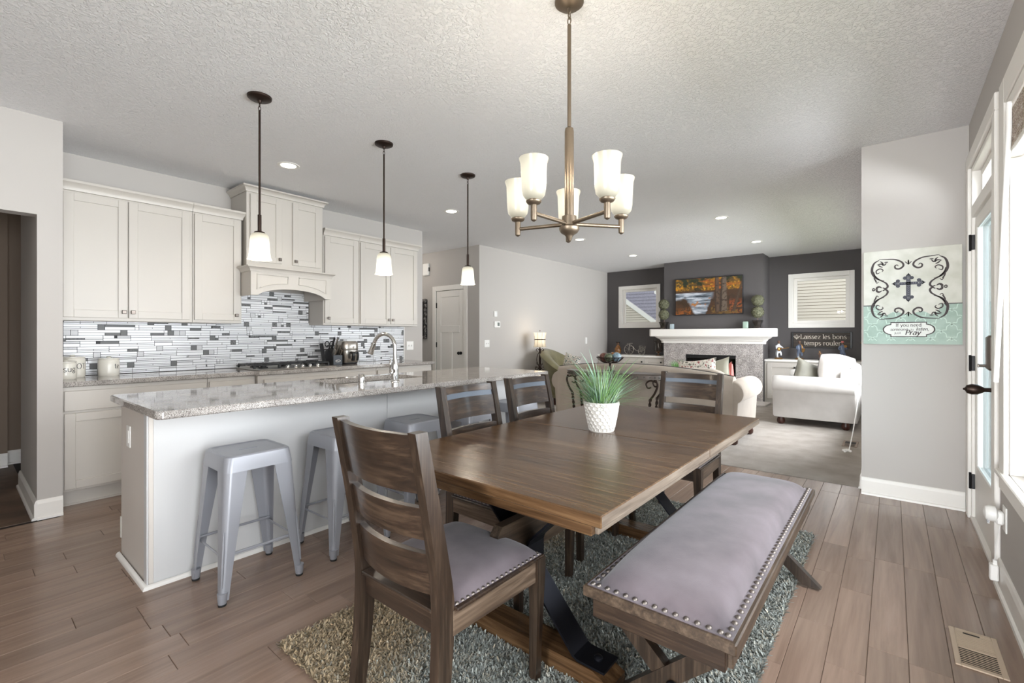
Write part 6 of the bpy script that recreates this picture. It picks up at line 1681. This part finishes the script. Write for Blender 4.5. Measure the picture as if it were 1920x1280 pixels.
# blinds of the dining window -----------------------------------------------------
bl = thing('window_blind', 'raised blind stack with headrail and white tilt wand at the dining window', 'blind', (.42,2.03,2.325))
mb = MB(); mb.box((-.015,-1.065,-.055),(.04,1.065,-.001),.004); mb.build('headrail', M['trim'], bl)
for k in range(14):
    mb = MB(); mb.box((-.010,-1.06,-.070-.0125*k-.004),(.034,1.06,-.070-.0125*k+.003),.001); mb.build('slat', M['blind'], bl)
mb = MB(); mb.box((-.012,-1.06,-.262),(.036,1.06,-.240),.003); mb.build('bottom_rail', M['trim'], bl)
mb = MB(); mb.tube([(-.022,.945,-.045),(-.022,.945,-.16),(-.024,.95,-.22),(-.052,1.035,-1.29)], .0095, 10); mb.build('tilt_wand', M['white'], bl, 50)
# outlet with plug-in freshener and small hanging box
ol = thing('outlet', 'white outlet low on the wall beside the glazed door', 'outlet', (.4195,3.215,.37), R(180))
mb = MB(); mb.box((0,-.04,-.06),(.006,.04,.06),.002); mb.build('cover_plate', M['white'], ol)
af2 = thing('plug_in_freshener', 'round white plug-in on the outlet beside the glazed door', 'air freshener', (.413,3.215,.375), R(180))
mb = MB(); mb.box((.001,-.022,-.035),(.03,.022,.03),.008); mb.build('plug', M['white'], af2, 40)
mb = MB(); mb.lathe([(.022,.02),(.036,.028),(.038,.05),(.030,.064),(.012,.070),(.001,.071)], 20, (0,0,.012), ax='x'); h_ = mb.build('dome', M['white'], af2, 40)
mb = MB()
for k in range(3): mb.box((.050,-.02,-.018-.008*k),(.058,.02,-.014-.008*k)); 
mb.build('vent_slots', M['figwhite'], h_)
hb = thing('cord_box', 'small white box on a thin cord below the plug-in', 'power adapter', (.392,3.275,.085))
mb = MB(); mb.box((-.022,-.020,-.040),(.010,.020,.038),.005); mb.build('case', M['white'], hb); mb = MB(); mb.box((-.010,-.008,.036),(.006,.008,.06),.002); mb.tube(smoothcurve([(-.002,0,.055),(.0,-.01,.13),(.008,-.04,.22),(.010,-.058,.26)],6), .0022, 6); mb.build('cord', M['white'], hb)
# floor register
fv = thing('floor_register', 'tan metal floor register with half open louvres by the window wall', 'floor vent', (.257,2.578,.0005))
mb = MB(); x0, y0 = .072, .148
for a, b in (((-x0,-y0),(-x0+.018,y0)),((x0-.018,-y0),(x0,y0)),((-x0+.018,-y0),(x0-.018,-y0+.022)),((-x0+.018,y0-.022),(x0-.018,y0)),((-x0+.018,-.006),(x0-.018,.006))): mb.box((a[0],a[1],0),(b[0],b[1],.006),.002)
mb.build('frame', M['grille'], fv); mb = MB(); mb.box((-x0+.016,-y0+.02,.0),(x0-.016,y0-.02,.0012)); mb.build('dark_well', M['grilledark'], fv)
for k in range(9):
    y = -.118+.0135*k; mb = MB(); mb.box((-x0+.017,y-.0018,.0044),(x0-.017,y+.0018,.0054)); mb.build('louver', M['grille'], fv)
for k in range(9):
    y = .014+.0135*k; mb = MB(); mb.box((-x0+.017,y-.0058,.002),(x0-.017,y+.0058,.0052),.001); mb.build('louver', M['grille'], fv)
mb = MB(); mb.box((-.03,.112,.005),(.02,.120,.0075),.001); mb.build('damper_lever', M['grilledark'], fv)
